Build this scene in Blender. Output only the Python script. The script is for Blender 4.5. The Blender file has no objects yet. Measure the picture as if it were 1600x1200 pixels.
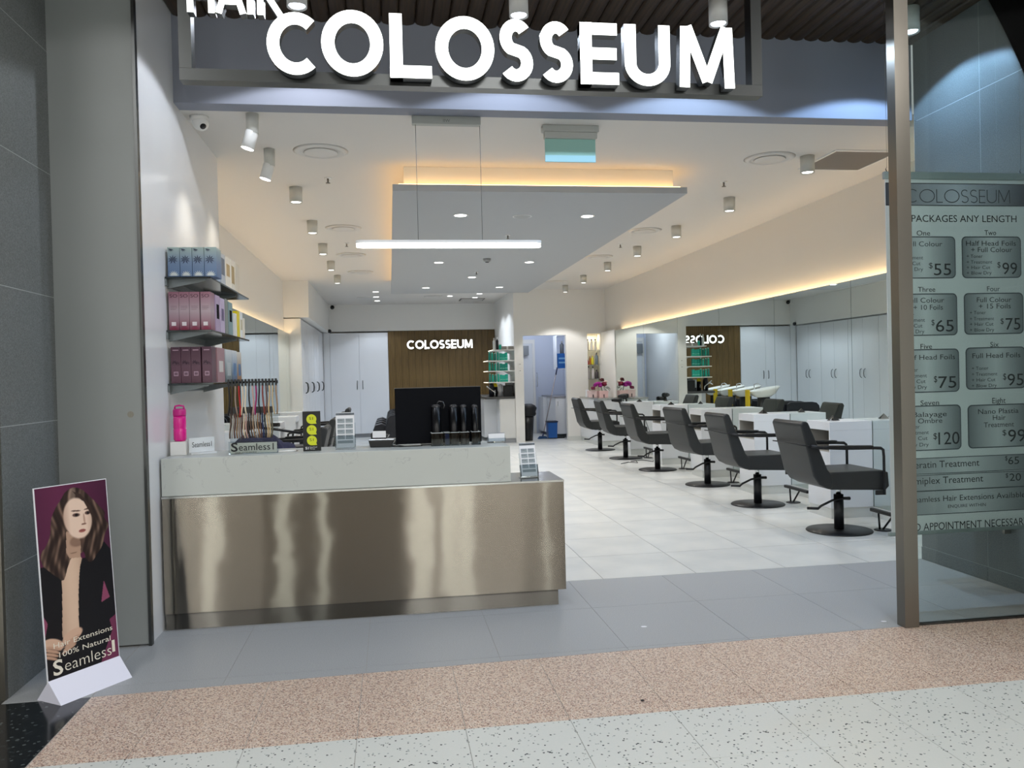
import bpy, bmesh, math, random
from math import sin, cos, pi, radians, hypot, sqrt
from mathutils import Vector, Matrix
random.seed(7)
S = bpy.context.scene
COL = S.collection

# ---------------------------------------------------------------- camera
def make_camera():
    f, yaw, pitch, roll = 1273.4, .1484, -.0106, .0243
    cy, sy = cos(yaw), sin(yaw)
    F = Vector((sy*cos(pitch), cy*cos(pitch), sin(pitch)))
    r = Vector((cy, -sy, 0)); d = F.cross(r)
    R = cos(roll)*r + sin(roll)*d
    D = -sin(roll)*r + cos(roll)*d
    m = Matrix(((R.x, -D.x, -F.x, 0), (R.y, -D.y, -F.y, 0), (R.z, -D.z, -F.z, 1.5), (0, 0, 0, 1)))
    cam = bpy.data.cameras.new('camera'); cam.sensor_width = 36; cam.lens = f/1600*36
    cam.clip_start = .05; cam.clip_end = 200
    o = bpy.data.objects.new('camera', cam); COL.objects.link(o); o.matrix_world = m
    S.camera = o
make_camera()

# ---------------------------------------------------------------- world, exposure
S.view_settings.view_transform = 'Standard'
S.view_settings.look = 'None'
S.view_settings.gamma = 1
S.view_settings.use_curve_mapping = False
S.view_settings.exposure = 0.0
S.cycles.max_bounces = 10
S.cycles.diffuse_bounces = 5
S.cycles.glossy_bounces = 5
S.cycles.transparent_max_bounces = 12
S.cycles.sample_clamp_indirect = 6
S.cycles.use_denoising = True
W = bpy.data.worlds.new('world'); S.world = W; W.use_nodes = True
W.node_tree.nodes['Background'].inputs[0].default_value = (.68, .68, .67, 1)
W.node_tree.nodes['Background'].inputs[1].default_value = .6

def lamp(kind, name, loc, power, color=(1, 1, 1), size=.1, size_y=None, rot=(0, 0, 0), spot=None, blend=.15):
    l = bpy.data.lights.new(name, kind); l.energy = power; l.color = color
    if kind == 'AREA':
        l.shape = 'RECTANGLE'; l.size = size; l.size_y = size_y or size
    else:
        l.shadow_soft_size = size
    if kind == 'SPOT':
        l.spot_size = spot; l.spot_blend = blend
    o = bpy.data.objects.new(name, l); COL.objects.link(o); o.location = loc; o.rotation_euler = rot
    return o
# mall concourse light panels in its high ceiling
for x in (-4, 1.5, 7):
    for y in (-6.5, -1.2):
        lamp('AREA', 'concourse_light', (x, y, 5.35), 192, (1, .985, .965), 2.6, .9)
# cool spots in the shopfront soffit
SOFFIT_SPOTS = [(-.51, 5.2), (.88, 5.2), (2.23, 5.2), (3.63, 5.2)]
for x, y in SOFFIT_SPOTS:
    lamp('SPOT', 'soffit_spot_light', (x, y, 3.79), (46, 46, 56, 72)[SOFFIT_SPOTS.index((x, y))], ((.85, .9, 1), (.72, .83, 1), (.58, .76, 1), (.42, .65, 1))[SOFFIT_SPOTS.index((x, y))], .03, spot=radians(137), blend=.1)
RIGHT_CANS = [(3.75, 6.85), (3.75, 8.55), (3.75, 10.23), (3.74, 11.9), (3.74, 13.6), (3.74, 15.37), (3.76, 17.1)]
LEFT_CANS = [(-.87, 8.26), (-.87, 9.98), (-.88, 11.66), (-.89, 13.36), (-.9, 15.16)]
for x, y in RIGHT_CANS + LEFT_CANS:
    lamp('SPOT', 'can_light', (x, y, 3.2), 74, (1, .975, .94), .04, spot=radians(105), blend=.25)
for y in (6.01, 6.91):
    lamp('SPOT', 'spotlight_beam', (-1.0, y+.03, 3.1), 20, (1, .92, .78), .03, rot=(0, radians(24), 0), spot=radians(74), blend=1)
RAFT_LIGHTS = [(.76, 8.38), (2.1, 8.39), (.74, 11.83), (2.07, 11.83), (1.4, 13.6), (.7, 15.16), (2.07, 15.15)]
for x, y in RAFT_LIGHTS:
    lamp('SPOT', 'downlight_beam', (x, y, 3.13), 68, (.99, .985, 1), .05, spot=radians(120), blend=.4)
BACK_LIGHTS = [(-.26, 18.1), (-.27, 19.23), (-.26, 20.2), (1.44, 19.16), (2.09, 18.72), (2.08, 19.62)]
for x, y in BACK_LIGHTS:
    lamp('SPOT', 'downlight_beam', (x, y, 3.37), 64, (.82, .9, 1), .05, spot=radians(120), blend=.4)
lamp('POINT', 'back_room_light', (3.5, 19.2, 2.6), 22, (.78, .86, 1), .12)

# ---------------------------------------------------------------- materials
def lin(c):
    c = c/255
    return c/12.92 if c <= .04045 else ((c+.055)/1.055)**2.4
def rgb(r, g, b): return (lin(r), lin(g), lin(b), 1)
MATS = {}
def mat(name, col=(200, 200, 200), rough=.5, metal=0, spec=.5, emit=None, es=1, coat=0, trans=0, ior=1.45):
    if name in MATS: return MATS[name]
    m = bpy.data.materials.new(name); m.use_nodes = True
    b = m.node_tree.nodes['Principled BSDF']
    b.inputs['Base Color'].default_value = rgb(*col)
    b.inputs['Roughness'].default_value = rough
    b.inputs['Metallic'].default_value = metal
    b.inputs['Specular IOR Level'].default_value = spec
    b.inputs['Coat Weight'].default_value = coat
    b.inputs['Transmission Weight'].default_value = trans
    b.inputs['IOR'].default_value = ior
    if emit:
        b.inputs['Emission Color'].default_value = rgb(*emit); b.inputs['Emission Strength'].default_value = es
    MATS[name] = m
    return m
def nodes(m): return m.node_tree.nodes, m.node_tree.links, m.node_tree.nodes['Principled BSDF']
def coords(N, L, scale=(1, 1, 1), kind='Object'):
    t = N.new('ShaderNodeTexCoord'); mp = N.new('ShaderNodeMapping'); mp.inputs['Scale'].default_value = scale
    L.new(t.outputs[kind], mp.inputs[0]); return mp.outputs[0]
def noise_tint(m, c1, c2, scale=3, detail=4, sc=(1, 1, 1), lo=.35, hi=.65, bump=0, kind='Object', rough=None):
    N, L, b = nodes(m)
    n = N.new('ShaderNodeTexNoise'); n.inputs['Scale'].default_value = scale; n.inputs['Detail'].default_value = detail
    L.new(coords(N, L, sc, kind), n.inputs['Vector'])
    r = N.new('ShaderNodeValToRGB'); r.color_ramp.elements[0].position = lo; r.color_ramp.elements[1].position = hi
    r.color_ramp.elements[0].color = rgb(*c1); r.color_ramp.elements[1].color = rgb(*c2)
    L.new(n.outputs['Fac'], r.inputs[0]); L.new(r.outputs[0], b.inputs['Base Color'])
    if bump:
        bp = N.new('ShaderNodeBump'); bp.inputs['Strength'].default_value = bump; bp.inputs['Distance'].default_value = .01
        L.new(n.outputs['Fac'], bp.inputs['Height']); L.new(bp.outputs[0], b.inputs['Normal'])
    return m
def chips(m, base, cols, scale, amount=.5, base2=None):
    """terrazzo: voronoi cells, some of them coloured chips"""
    N, L, b = nodes(m)
    v = N.new('ShaderNodeTexVoronoi'); v.inputs['Scale'].default_value = scale
    L.new(coords(N, L, (1, 1, 1), 'Object'), v.inputs['Vector'])
    s = N.new('ShaderNodeSeparateColor'); L.new(v.outputs['Color'], s.inputs[0])
    r = N.new('ShaderNodeValToRGB'); r.color_ramp.interpolation = 'CONSTANT'
    el = r.color_ramp.elements
    el[0].position = 0; el[0].color = rgb(*base)
    el[1].position = 1-amount; el[1].color = rgb(*cols[0])
    for i, c in enumerate(cols[1:], 1):
        e = el.new(1-amount+amount*i/len(cols)); e.color = rgb(*c)
    L.new(s.outputs[0], r.inputs[0])
    lt = N.new('ShaderNodeMath'); lt.operation = 'LESS_THAN'; lt.inputs[1].default_value = .62
    L.new(v.outputs['Distance'], lt.inputs[0])
    mx = N.new('ShaderNodeMix'); mx.data_type = 'RGBA'
    mx.inputs[6].default_value = rgb(*(base2 or base))
    L.new(lt.outputs[0], mx.inputs[0]); L.new(r.outputs[0], mx.inputs[7]); L.new(mx.outputs[2], b.inputs['Base Color'])
    return m
def thin_glass(name, tint=(225, 240, 236), refl=.06, rough=0):
    m = bpy.data.materials.new(name); m.use_nodes = True; MATS[name] = m
    N, L = m.node_tree.nodes, m.node_tree.links; N.remove(N['Principled BSDF'])
    t = N.new('ShaderNodeBsdfTransparent'); t.inputs[0].default_value = rgb(*tint)
    g = N.new('ShaderNodeBsdfGlossy'); g.inputs['Roughness'].default_value = rough
    lw = N.new('ShaderNodeFresnel'); lw.inputs[0].default_value = 1.45
    mx = N.new('ShaderNodeMixShader'); L.new(lw.outputs[0], mx.inputs[0]); L.new(t.outputs[0], mx.inputs[1]); L.new(g.outputs[0], mx.inputs[2])
    L.new(mx.outputs[0], N['Material Output'].inputs[0]); return m

WHITE = mat('painted_wall', (226, 225, 222), .55)
GLOSSW = mat('glossy_white_panel', (222, 223, 224), .22)
CEIL = mat('ceiling_paint', (212, 209, 205), .8)
BULK = mat('grey_bulkhead_paint', (134, 138, 150), .7)
CAB = mat('satin_white_cabinet', (222, 225, 230), .2)
PANEL = mat('grey_laminate', (168, 174, 173), .38); noise_tint(PANEL, (128, 133, 133), (138, 142, 142), .8, 1)
STONE = mat('grey_stone', (95, 102, 104), .42); noise_tint(STONE, (88, 92, 92), (124, 128, 128), 160, 3, lo=.3, hi=.7, bump=.05)
JOINT = mat('pale_joint', (176, 180, 180), .7)
GRANITE = mat('grey_granite', (128, 132, 138), .38); noise_tint(GRANITE, (144, 148, 152), (176, 179, 182), 220, 2, lo=.3, hi=.7)
GROUT = mat('grout', (168, 166, 162), .8)
FTILE = mat('pale_porcelain', (208, 210, 208), .28); noise_tint(FTILE, (200, 203, 202), (216, 217, 214), 2.2, 6)
PINK = mat('pink_terrazzo', (200, 178, 165), .3); chips(PINK, (216, 194, 174), [(150, 118, 104), (226, 212, 200), (186, 150, 134), (120, 98, 90)], 170, .62, (204, 186, 172))
WTERR = mat('white_terrazzo', (205, 212, 206), .22); chips(WTERR, (210, 213, 209), [(60, 66, 70), (150, 158, 156)], 120, .06, (212, 214, 210))
BTERR = mat('black_terrazzo', (22, 27, 30), .15); chips(BTERR, (20, 24, 27), [(46, 52, 54), (80, 86, 86)], 80, .1, (21, 25, 28))
BRASS = mat('terrazzo_strip', (170, 158, 148), .4)
DARK = mat('dark_metal_wall', (26, 28, 30), .25)
BROWNW = mat('mall_opposite_wall', (132, 116, 100), .6)
BATTEN = mat('brown_timber', (92, 68, 44), .5); noise_tint(BATTEN, (46, 35, 24), (66, 50, 33), 3, 4, (14, 1, 14))
WOOD = mat('back_timber_board', (112, 84, 46), .42); noise_tint(WOOD, (84, 65, 34), (110, 87, 48), 3, 5, (18, 18, .8))
def steel(name, col, rough=.18, aniso=.9, bump=.0028):
    m = bpy.data.materials.new(name); m.use_nodes = True; MATS[name] = m
    N, L = m.node_tree.nodes, m.node_tree.links; N.remove(N['Principled BSDF'])
    g = N.new('ShaderNodeBsdfAnisotropic'); g.inputs['Color'].default_value = rgb(*col); g.inputs['Roughness'].default_value = rough
    g.inputs['Anisotropy'].default_value = aniso
    c = N.new('ShaderNodeCombineXYZ'); c.inputs[0].default_value = 1; L.new(c.outputs[0], g.inputs['Tangent'])
    n = N.new('ShaderNodeTexNoise'); n.inputs['Scale'].default_value = 1.7; n.inputs['Detail'].default_value = 1.5
    L.new(coords(N, L, (1.3, 1, 2.4)), n.inputs['Vector'])
    bp = N.new('ShaderNodeBump'); bp.inputs['Strength'].default_value = 1; bp.inputs['Distance'].default_value = bump
    L.new(n.outputs['Fac'], bp.inputs['Height']); L.new(bp.outputs[0], g.inputs['Normal'])
    L.new(g.outputs[0], N['Material Output'].inputs[0]); return m
STEEL = steel('brushed_steel', (142, 136, 125))
STEELT = mat('steel_top_sheet', (190, 190, 188), .2, 1)
STEELP = mat('steel_post', (128, 123, 115), .3, 1)
SFRAME = mat('dark_steel_frame', (84, 86, 86), .3, 1)
CHROME = mat('chrome', (210, 212, 214), .12, 1)
MARBLE = mat('pale_marble', (184, 189, 186), .3)
def marble(m):
    N, L, b = nodes(m)
    n = N.new('ShaderNodeTexNoise'); n.inputs['Scale'].default_value = 9; n.inputs['Detail'].default_value = 9; n.inputs['Distortion'].default_value = 1.2
    L.new(coords(N, L), n.inputs['Vector'])
    r = N.new('ShaderNodeValToRGB'); e = r.color_ramp.elements
    e[0].position = .0; e[0].color = rgb(186, 191, 188); e[1].position = 1; e[1].color = rgb(186, 191, 188)
    for p, c in ((.635, (186, 191, 188)), (.65, (168, 172, 172)), (.668, (186, 191, 188))):
        q = e.new(p); q.color = rgb(*c)
    L.new(n.outputs['Fac'], r.inputs[0]); L.new(r.outputs[0], b.inputs['Base Color'])
marble(MARBLE)
MIRROR = mat('mirror_glass', (226, 235, 231), .0, 1)
EDGEG = mat('mirror_edge', (90, 110, 105), .3)
GLASS = thin_glass('clear_glass', (240, 247, 246))
ACRYL = thin_glass('clear_acrylic', (238, 242, 244))
GSHELF = mat('dark_glass_shelf', (26, 34, 36), .1, 0, .6)
FABRIC = mat('charcoal_vinyl', (40, 42, 43), .45); 
BLACKM = mat('black_powder_coat', (24, 25, 28), .38)
BLACKP = mat('black_plastic', (16, 17, 20), .3)
SCREEN = mat('black_screen', (3, 5, 12), .6, 0, .12)
PLAST = mat('white_plastic', (228, 228, 226), .4)
CANW = mat('lamp_body_white', (196, 196, 190), .5)
PAPER = mat('white_card', (225, 227, 232), .5)
INK = mat('black_ink', (22, 22, 26), .6)
LED = mat('led_diffuser', (255, 255, 255), .5, emit=(255, 253, 248), es=7)
LEDC = mat('cool_lamp_lens', (255, 255, 255), .5, emit=(225, 238, 255), es=9)
SIGNL = mat('sign_face', (255, 255, 255), .5, emit=(250, 254, 250), es=2.6)
WARM = mat('warm_led_strip', (255, 210, 150), .5, emit=(255, 206, 140), es=7)
WARM2 = mat('warm_led_wall_strip', (255, 210, 150), .5, emit=(255, 222, 172), es=16)
COPING = mat('letter_return', (46, 50, 54), .4)

# ---------------------------------------------------------------- mesh helpers
class MB:
    def __init__(s): s.v = []; s.f = []; s.m = []; s.sm = []
    def add(s, vs, fs, mi=0, smooth=False):
        o = len(s.v); s.v += [tuple(v) for v in vs]
        for f in fs:
            s.f.append([i+o for i in f]); s.m.append(mi); s.sm.append(smooth)
        return s
    def box(s, x0, x1, y0, y1, z0, z1, mi=0, M=None):
        vs = [(x, y, z) for z in (z0, z1) for x, y in ((x0, y0), (x1, y0), (x1, y1), (x0, y1))]
        if M: vs = [M @ Vector(v) for v in vs]
        return s.add(vs, [(3, 2, 1, 0), (4, 5, 6, 7), (0, 1, 5, 4), (1, 2, 6, 5), (2, 3, 7, 6), (3, 0, 4, 7)], mi)
    def lathe(s, prof, c=(0, 0, 0), n=20, mi=0, M=None, sx=1, sy=1):
        """prof: (r,z) bottom to top"""
        vs = []; fs = []
        for r, z in prof:
            for k in range(n):
                a = 2*pi*k/n; vs.append(Vector((c[0]+r*cos(a)*sx, c[1]+r*sin(a)*sy, c[2]+z)))
        for i in range(len(prof)-1):
            for k in range(n):
                a, b = i*n+k, i*n+(k+1) % n; fs.append((a, b, b+n, a+n))
        if M: vs = [M @ v for v in vs]
        s.add(vs, fs, mi, True)
        o = len(s.v)-len(vs)
        if prof[0][0] > 1e-5: s.f.append([o+k for k in range(n-1, -1, -1)]); s.m.append(mi); s.sm.append(False)
        if prof[-1][0] > 1e-5: s.f.append([o+(len(prof)-1)*n+k for k in range(n)]); s.m.append(mi); s.sm.append(False)
        return s
    def cyl(s, r, z0, z1, c=(0, 0), n=20, mi=0, M=None): return s.lathe([(r, z0), (r, z1)], (c[0], c[1], 0), n, mi, M)
    def tube(s, pts, r, n=8, mi=0, flat=None):
        pts = [Vector(p) for p in pts]; rings = []; up = None
        for i, p in enumerate(pts):
            t = (pts[min(i+1, len(pts)-1)]-pts[max(i-1, 0)]).normalized()
            if up is None: up = Vector((0, 0, 1)) if abs(t.z) < .9 else Vector((1, 0, 0))
            a = t.cross(up).normalized(); b = a.cross(t).normalized(); up = b
            rr = r[i] if isinstance(r, (list, tuple)) else r
            ry = flat if flat is not None else rr
            rings.append([p+a*rr*cos(2*pi*k/n)+b*ry*sin(2*pi*k/n) for k in range(n)])
        vs = [v for q in rings for v in q]; fs = []
        for i in range(len(pts)-1):
            for k in range(n): fs.append((i*n+k, i*n+(k+1) % n, (i+1)*n+(k+1) % n, (i+1)*n+k))
        fs.append(tuple(range(n-1, -1, -1))); fs.append(tuple((len(pts)-1)*n+k for k in range(n)))
        return s.add(vs, fs, mi, True)
    def prism(s, poly, lo, hi, axis='y', mi=0):
        """poly: 2D list; extruded along axis between lo and hi"""
        def P(a, b, c):
            return {'y': (a, c, b), 'x': (c, a, b), 'z': (a, b, c)}[axis]
        n = len(poly); vs = [P(a, b, lo) for a, b in poly]+[P(a, b, hi) for a, b in poly]
        fs = [tuple(range(n)), tuple(range(2*n-1, n-1, -1))]+[(i, i+n, (i+1) % n+n, (i+1) % n) for i in range(n)]
        return s.add(vs, fs, mi)
    def ball(s, c, r, n=12, mi=0, sc=(1, 1, 1)):
        prof = [(max(r*sin(pi*i/(n//2)), 1e-6), -r*cos(pi*i/(n//2))*sc[2]) for i in range(n//2+1)]
        return s.lathe(prof, c, n, mi, None, sc[0], sc[1])
    def ribbon(s, pts, w, lo, hi, mi=0, mside=None, closed=False, z=None):
        """stroke in the X-Z plane: half width w, thickness from y=lo to y=hi"""
        n = len(pts); L = []; R = []
        for i, (x, y) in enumerate(pts):
            if closed: a, b = pts[i-1], pts[(i+1) % n]
            else: a, b = pts[max(i-1, 0)], pts[min(i+1, n-1)]
            def nr(p, q):
                d = hypot(q[0]-p[0], q[1]-p[1]) or 1; return (-(q[1]-p[1])/d, (q[0]-p[0])/d)
            n1 = nr(a, (x, y)) if a != (x, y) else nr((x, y), b); n2 = nr((x, y), b) if b != (x, y) else n1
            mx, my = n1[0]+n2[0], n1[1]+n2[1]; l = hypot(mx, my) or 1; mx /= l; my /= l
            k = w/max(.35, mx*n1[0]+my*n1[1])
            L.append((x+mx*k, y+my*k)); R.append((x-mx*k, y-my*k))
        vs = [(a, lo, b) for a, b in L]+[(a, lo, b) for a, b in R]+[(a, hi, b) for a, b in L]+[(a, hi, b) for a, b in R]
        ms = mi if mside is None else mside
        m = n if closed else n-1
        for i in range(m):
            j = (i+1) % n
            s.add([], [], mi)
        o = len(s.v); s.v += vs
        for i in range(m):
            j = (i+1) % n
            for f, q in (((i, i+n, j+n, j), mi), ((i+2*n, j+2*n, j+3*n, i+3*n), ms), ((i, j, j+2*n, i+2*n), ms), ((i+n, i+3*n, j+3*n, j+n), ms)):
                s.f.append([k+o for k in f]); s.m.append(q); s.sm.append(False)
        if not closed:
            for i in (0, n-1):
                s.f.append([k+o for k in (i, i+2*n, i+3*n, i+n)]); s.m.append(ms); s.sm.append(False)
        return s
def obj(name, mb, m, parent=None, loc=(0, 0, 0), rot=(0, 0, 0), bevel=0, seg=2, label=None, kind=None, smooth=False):
    me = bpy.data.meshes.new(name); me.from_pydata(mb.v, [], mb.f)
    ms = m if isinstance(m, (list, tuple)) else [m]
    for x in ms: me.materials.append(x)
    me.polygons.foreach_set('material_index', mb.m)
    me.polygons.foreach_set('use_smooth', [bool(x) or smooth for x in mb.sm])
    me.update()
    bm = bmesh.new(); bm.from_mesh(me)
    if bevel:
        ed = [e for e in bm.edges if len(e.link_faces) == 2 and e.calc_face_angle(0) > .6]
        bmesh.ops.bevel(bm, geom=ed, offset=bevel, segments=seg, profile=.7, affect='EDGES')
    bmesh.ops.recalc_face_normals(bm, faces=bm.faces); bm.to_mesh(me); bm.free()
    o = bpy.data.objects.new(name, me); COL.objects.link(o); o.location = loc; o.rotation_euler = rot
    if parent: o.parent = parent
    if label: o['label'] = label
    if kind: o['kind'] = kind
    return o
def B(*a): return MB().box(*a)
def tag(o, label, cat, group=None):
    o['label'] = label; o['category'] = cat
    if group: o['group'] = group
    return o
def thing(name, label, cat, loc=(0, 0, 0), rz=0, group=None):
    o = bpy.data.objects.new(name, None); COL.objects.link(o); o.empty_display_size = .1
    o.location = loc; o.rotation_euler = (0, 0, rz); return tag(o, label, cat, group)
def struct(name, mb, m, parent=None, **k):
    o = obj(name, mb, m, parent, **k); o['kind'] = 'structure'; return o
def kids(o): return [c for c in bpy.data.objects if c.parent == o]
def copy_tree(o, parent=None):
    c = o.copy(); COL.objects.link(c); c.parent = parent
    for ch in kids(o): copy_tree(ch, c)
    return c
def dup(o, loc, label, rz=None, group=None, flip=None):
    c = copy_tree(o); c.location = loc; c['label'] = label
    if rz is not None: c.rotation_euler = (0, 0, rz)
    if group: c['group'] = group
    return c
def share(name, me, parent, loc, rot=(0, 0, 0), scale=(1, 1, 1)):
    o = bpy.data.objects.new(name, me); COL.objects.link(o); o.parent = parent; o.location = loc; o.rotation_euler = rot; o.scale = scale
    return o

# lettering with Blender's own font, as flat print in a local X-Z plane facing -Y
def text_mb(s, x0, x1, z, h, y=0, thick=.0006, bold=0, mb=None, mi=0):
    cu = bpy.data.curves.new('t', 'FONT'); cu.body = s; cu.size = 1; cu.resolution_u = 3; cu.offset = bold
    o = bpy.data.objects.new('t', cu); COL.objects.link(o)
    dg = bpy.context.evaluated_depsgraph_get()
    me = bpy.data.meshes.new_from_object(o.evaluated_get(dg))
    vs = [v.co.copy() for v in me.vertices]; fs = [tuple(p.vertices) for p in me.polygons]
    bpy.data.objects.remove(o); bpy.data.curves.remove(cu); bpy.data.meshes.remove(me)
    a = min(v.x for v in vs); b = max(v.x for v in vs)
    sx = (x1-x0)/(b-a); sz = h/.72
    mb = mb or MB()
    mb.add([(x0+(v.x-a)*sx, y-thick, z+v.y*sz) for v in vs], fs, mi)
    return mb

# monoline capitals in a unit box (0..1 wide, 0..1 high)
def arc(cx, cy, rx, ry, a0, a1, n=18): return [(cx+rx*cos(radians(a0+(a1-a0)*i/n)), cy+ry*sin(radians(a0+(a1-a0)*i/n))) for i in range(n+1)]
def glyph(c, w, t):
    """strokes of letter c in a box of width w and height 1 with half stroke t"""
    l, r, b, u = t, w-t, t, 1-t; m = w/2
    if c == 'C': return [(arc(m+.04, .5, m+.04-t, .5-t, 48, 312, 30), 0)]
    if c == 'O': return [(arc(m, .5, m-t, .5-t, 0, 360, 40)[:-1], 1)]
    if c == 'L': return [([(l, 1), (l, 0)], 0), ([(0, b), (w, b)], 0)]
    if c == 'E': return [([(l, 1), (l, 0)], 0), ([(0, b), (w, b)], 0), ([(0, .5), (w*.95, .5)], 0), ([(0, u), (w*.97, u)], 0)]
    if c == 'U': return [([(l, 1)]+arc(m, .37, m-t, .37-t, 180, 360, 20)+[(r, 1)], 0)]
    if c == 'H': return [([(l, 1), (l, 0)], 0), ([(r, 1), (r, 0)], 0), ([(0, .5), (w, .5)], 0)]
    if c == 'I': return [([(m, 1), (m, 0)], 0)]
    if c == 'A': return [([(l, 0), (m, 1)], 0), ([(m, 1), (r, 0)], 0), ([(w*.25, .3), (w*.75, .3)], 0)]
    if c == 'M': return [([(l, 0), (l+.03, 1)], 0), ([(r, 0), (r-.03, 1)], 0), ([(l+.05, 1), (m, .1)], 0), ([(r-.05, 1), (m, .1)], 0)]
    if c == 'R': return [([(l, 1), (l, 0)], 0), ([(0, u)]+[(w*.5, u)]+arc(w*.5, .72, w*.5-t, .28-t, 90, -90, 10)+[(0, .44+t)], 0), ([(w*.45, .46), (r+.02, 0)], 0)]
    if c == 'S':
        ry = (.5-t)/2+.0; rx = m-t; k = .5-t
        p = arc(m, 1-t-k/2, rx*.92, k/2, 35, 240, 16)+arc(m, t+k/2, rx, k/2, 60, -145, 16)
        return [(p, 0)]
    return []
def letter_mb(c, x0, x1, z0, z1, t, lo, hi, mi=0, ms=1):
    h = z1-z0; w = (x1-x0)/h; mb = MB()
    for pts, cl in glyph(c, w, t): mb.ribbon([(x0+a*h, z0+b*h) for a, b in pts], t*h, lo, hi, mi, ms, bool(cl))
    return mb

# ================================================================ THE SETTING
FY = 5.8; ZC = 3.4; XR = 4.75; XL = -1.4; XLL = -1.97; YP = 17.93; YB = 21.2
# concourse floor
fl = struct('floor', B(-14, 14, -12, 6, -.12, -.0022), GROUT)
def tiles(parent, xs, ys, m, name='tile', gap=.003, top=0, jit=0):
    for i in range(len(xs)-1):
        for j in range(len(ys)-1):
            w, h = xs[i+1]-xs[i]-gap, ys[j+1]-ys[j]-gap
            key = (name, round(w, 3), round(h, 3), m.name)
            if key not in TM:
                o = obj(name, B(-w/2, w/2, -h/2, h/2, -.03, 0), m, parent); TM[key] = o.data
            else: o = share(name, TM[key], parent, (0, 0, 0))
            o.location = ((xs[i]+xs[i+1])/2, (ys[j]+ys[j+1])/2, top)
TM = {}
# grey granite threshold
gx = [-1.46, -.86, -.16, .54, 1.24, 1.94, 2.64, 3.34, 4.04]
tiles(fl, gx, [4.3, 5.07, 5.765], GRANITE, 'granite_tile')
# the skewed front row of the granite and the pink band follow one line
def skew(x): return 4.17+(x+1.47)*(4.32-4.17)/(3.68+1.47)
def quad_tile(name, p, m, parent, top=0, th=.03):
    cx = sum(a for a, b in p)/4; cy = sum(b for a, b in p)/4
    mb = MB().prism([(a-cx, b-cy) for a, b in p], -th, 0, 'z'); obj(name, mb, m, parent, (cx, cy, top))
for i in range(len(gx)-1):
    a, b = gx[i]+.0015, gx[i+1]-.0015
    quad_tile('granite_tile', [(a, skew(a)+.004), (b, skew(b)+.004), (b, 4.2985), (a, 4.2985)] if skew(b) < 4.29 else [(a, min(skew(a)+.004, 4.294)), (b, 4.2945), (b, 4.2985), (a, 4.2985)], GRANITE, fl)
px = [-1.46, -1.085, -.63, -.175, .28, .735, 1.19, 1.645, 2.1, 2.555, 3.01, 3.465, 3.92, 4.375]
for i in range(len(px)-1):
    a, b = px[i]+.0015, px[i+1]-.0015
    quad_tile('terrazzo_slab', [(a, 3.452), (b, 3.452), (b, skew(b)), (a, skew(a))], PINK, fl)
wx = [-1.54+.455*k for k in range(-4, 15)]
tiles(fl, wx, [1.63, 2.085, 2.54, 2.995, 3.45], WTERR, 'white_terrazzo_tile')
struct('floor.001', B(-14, 14, -12, 1.628, -.03, 0), WTERR)
struct('floor.002', B(-14, -3.37, 1.63, 3.45, -.03, 0), WTERR)
struct('floor.003', B(4.38, 14, 3.455, 5.8, -.03, 0), GRANITE)
# dark terrazzo at the left, under the poster
tiles(fl, [-5.3, -4.2, -3.1, -2.0, -1.463], [3.455, 4.17], BTERR, 'dark_terrazzo_slab')
tiles(fl, [-1.86, -1.463], [4.173, 4.93], GRANITE, 'granite_tile')
tiles(fl, [-5.3, -4.2, -3.1, -1.864], [4.173, 4.3], BTERR, 'dark_terrazzo_slab')
# salon floor
sf = struct('floor.004', B(-2.1, 4.9, 5.77, 21.8, -.12, -.0025), mat('floor_grout', (150, 152, 152), .8))
sxs = [-1.98, -1.3, -.6, .1, .8, 1.5, 2.21, 2.915, 3.6, 4.3, 4.82]
sys_ = [5.768]+[5.768+.728*k for k in range(1, 17)]+[YP]
tiles(sf, sxs, sys_, FTILE, 'floor_tile', .006)
struct('floor.005', B(-2, 4.8, YP+.003, 21.6, -.03, 0), FTILE)

# ceilings
ce = struct('ceiling', B(-2.1, 4.95, FY+.16, 21.7, ZC, ZC+.1), CEIL)
so = struct('ceiling.001', B(-2.6, 4.3, 3.2, FY, 4.04, 4.14), mat('soffit_backing', (30, 24, 18), .7))
bw = .117; me = None
for k in range(47):
    x = -1.40+bw*(k+.5)
    if me is None:
        mb = MB(); mb.prism([(-.056, 4.06), (-.056, 4.0), (-.045, 3.988), (-.022, 3.981), (0, 3.978), (.022, 3.981), (.045, 3.988), (.056, 4.0), (.056, 4.06)], 3.2, FY-.002, 'y')
        o = obj('batten', mb, BATTEN, so); me = o.data; o.location.x = x
    else: share('batten', me, so, (x, 0, 0))
struct('ceiling.002', B(-14, 14, -12, 3.2, 5.4, 5.5), mat('concourse_ceiling', (150, 150, 148), .8))
struct('wall_front', B(XL, 4.05, FY, FY+.16, ZC, 4.06), BULK)
struct('wall_front.001', B(-14, 14, 3.1, 3.2, 4.1, 5.5), mat('concourse_fascia', (120, 118, 115), .7))
# walls
struct('wall_left', B(XL-.5, XL, 4.96, 7.2, 0, 4.06), GLOSSW)
lp = struct('wall_left.001', B(-1.885, -1.405, 4.925, 4.958, .01, 4.06), PANEL)
obj('edge_trim', B(-1.404, -1.388, 4.915, 4.958, 0, 4.06), SFRAME, lp)
lk = obj('flush_lock', MB().lathe([(.001, 0), (.016, 0), (.018, .004), (.018, .012)], (0, 0, 0), 16), STEELP, lp, (-1.47, 4.937, 1.33), (radians(90), 0, 0))
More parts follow.
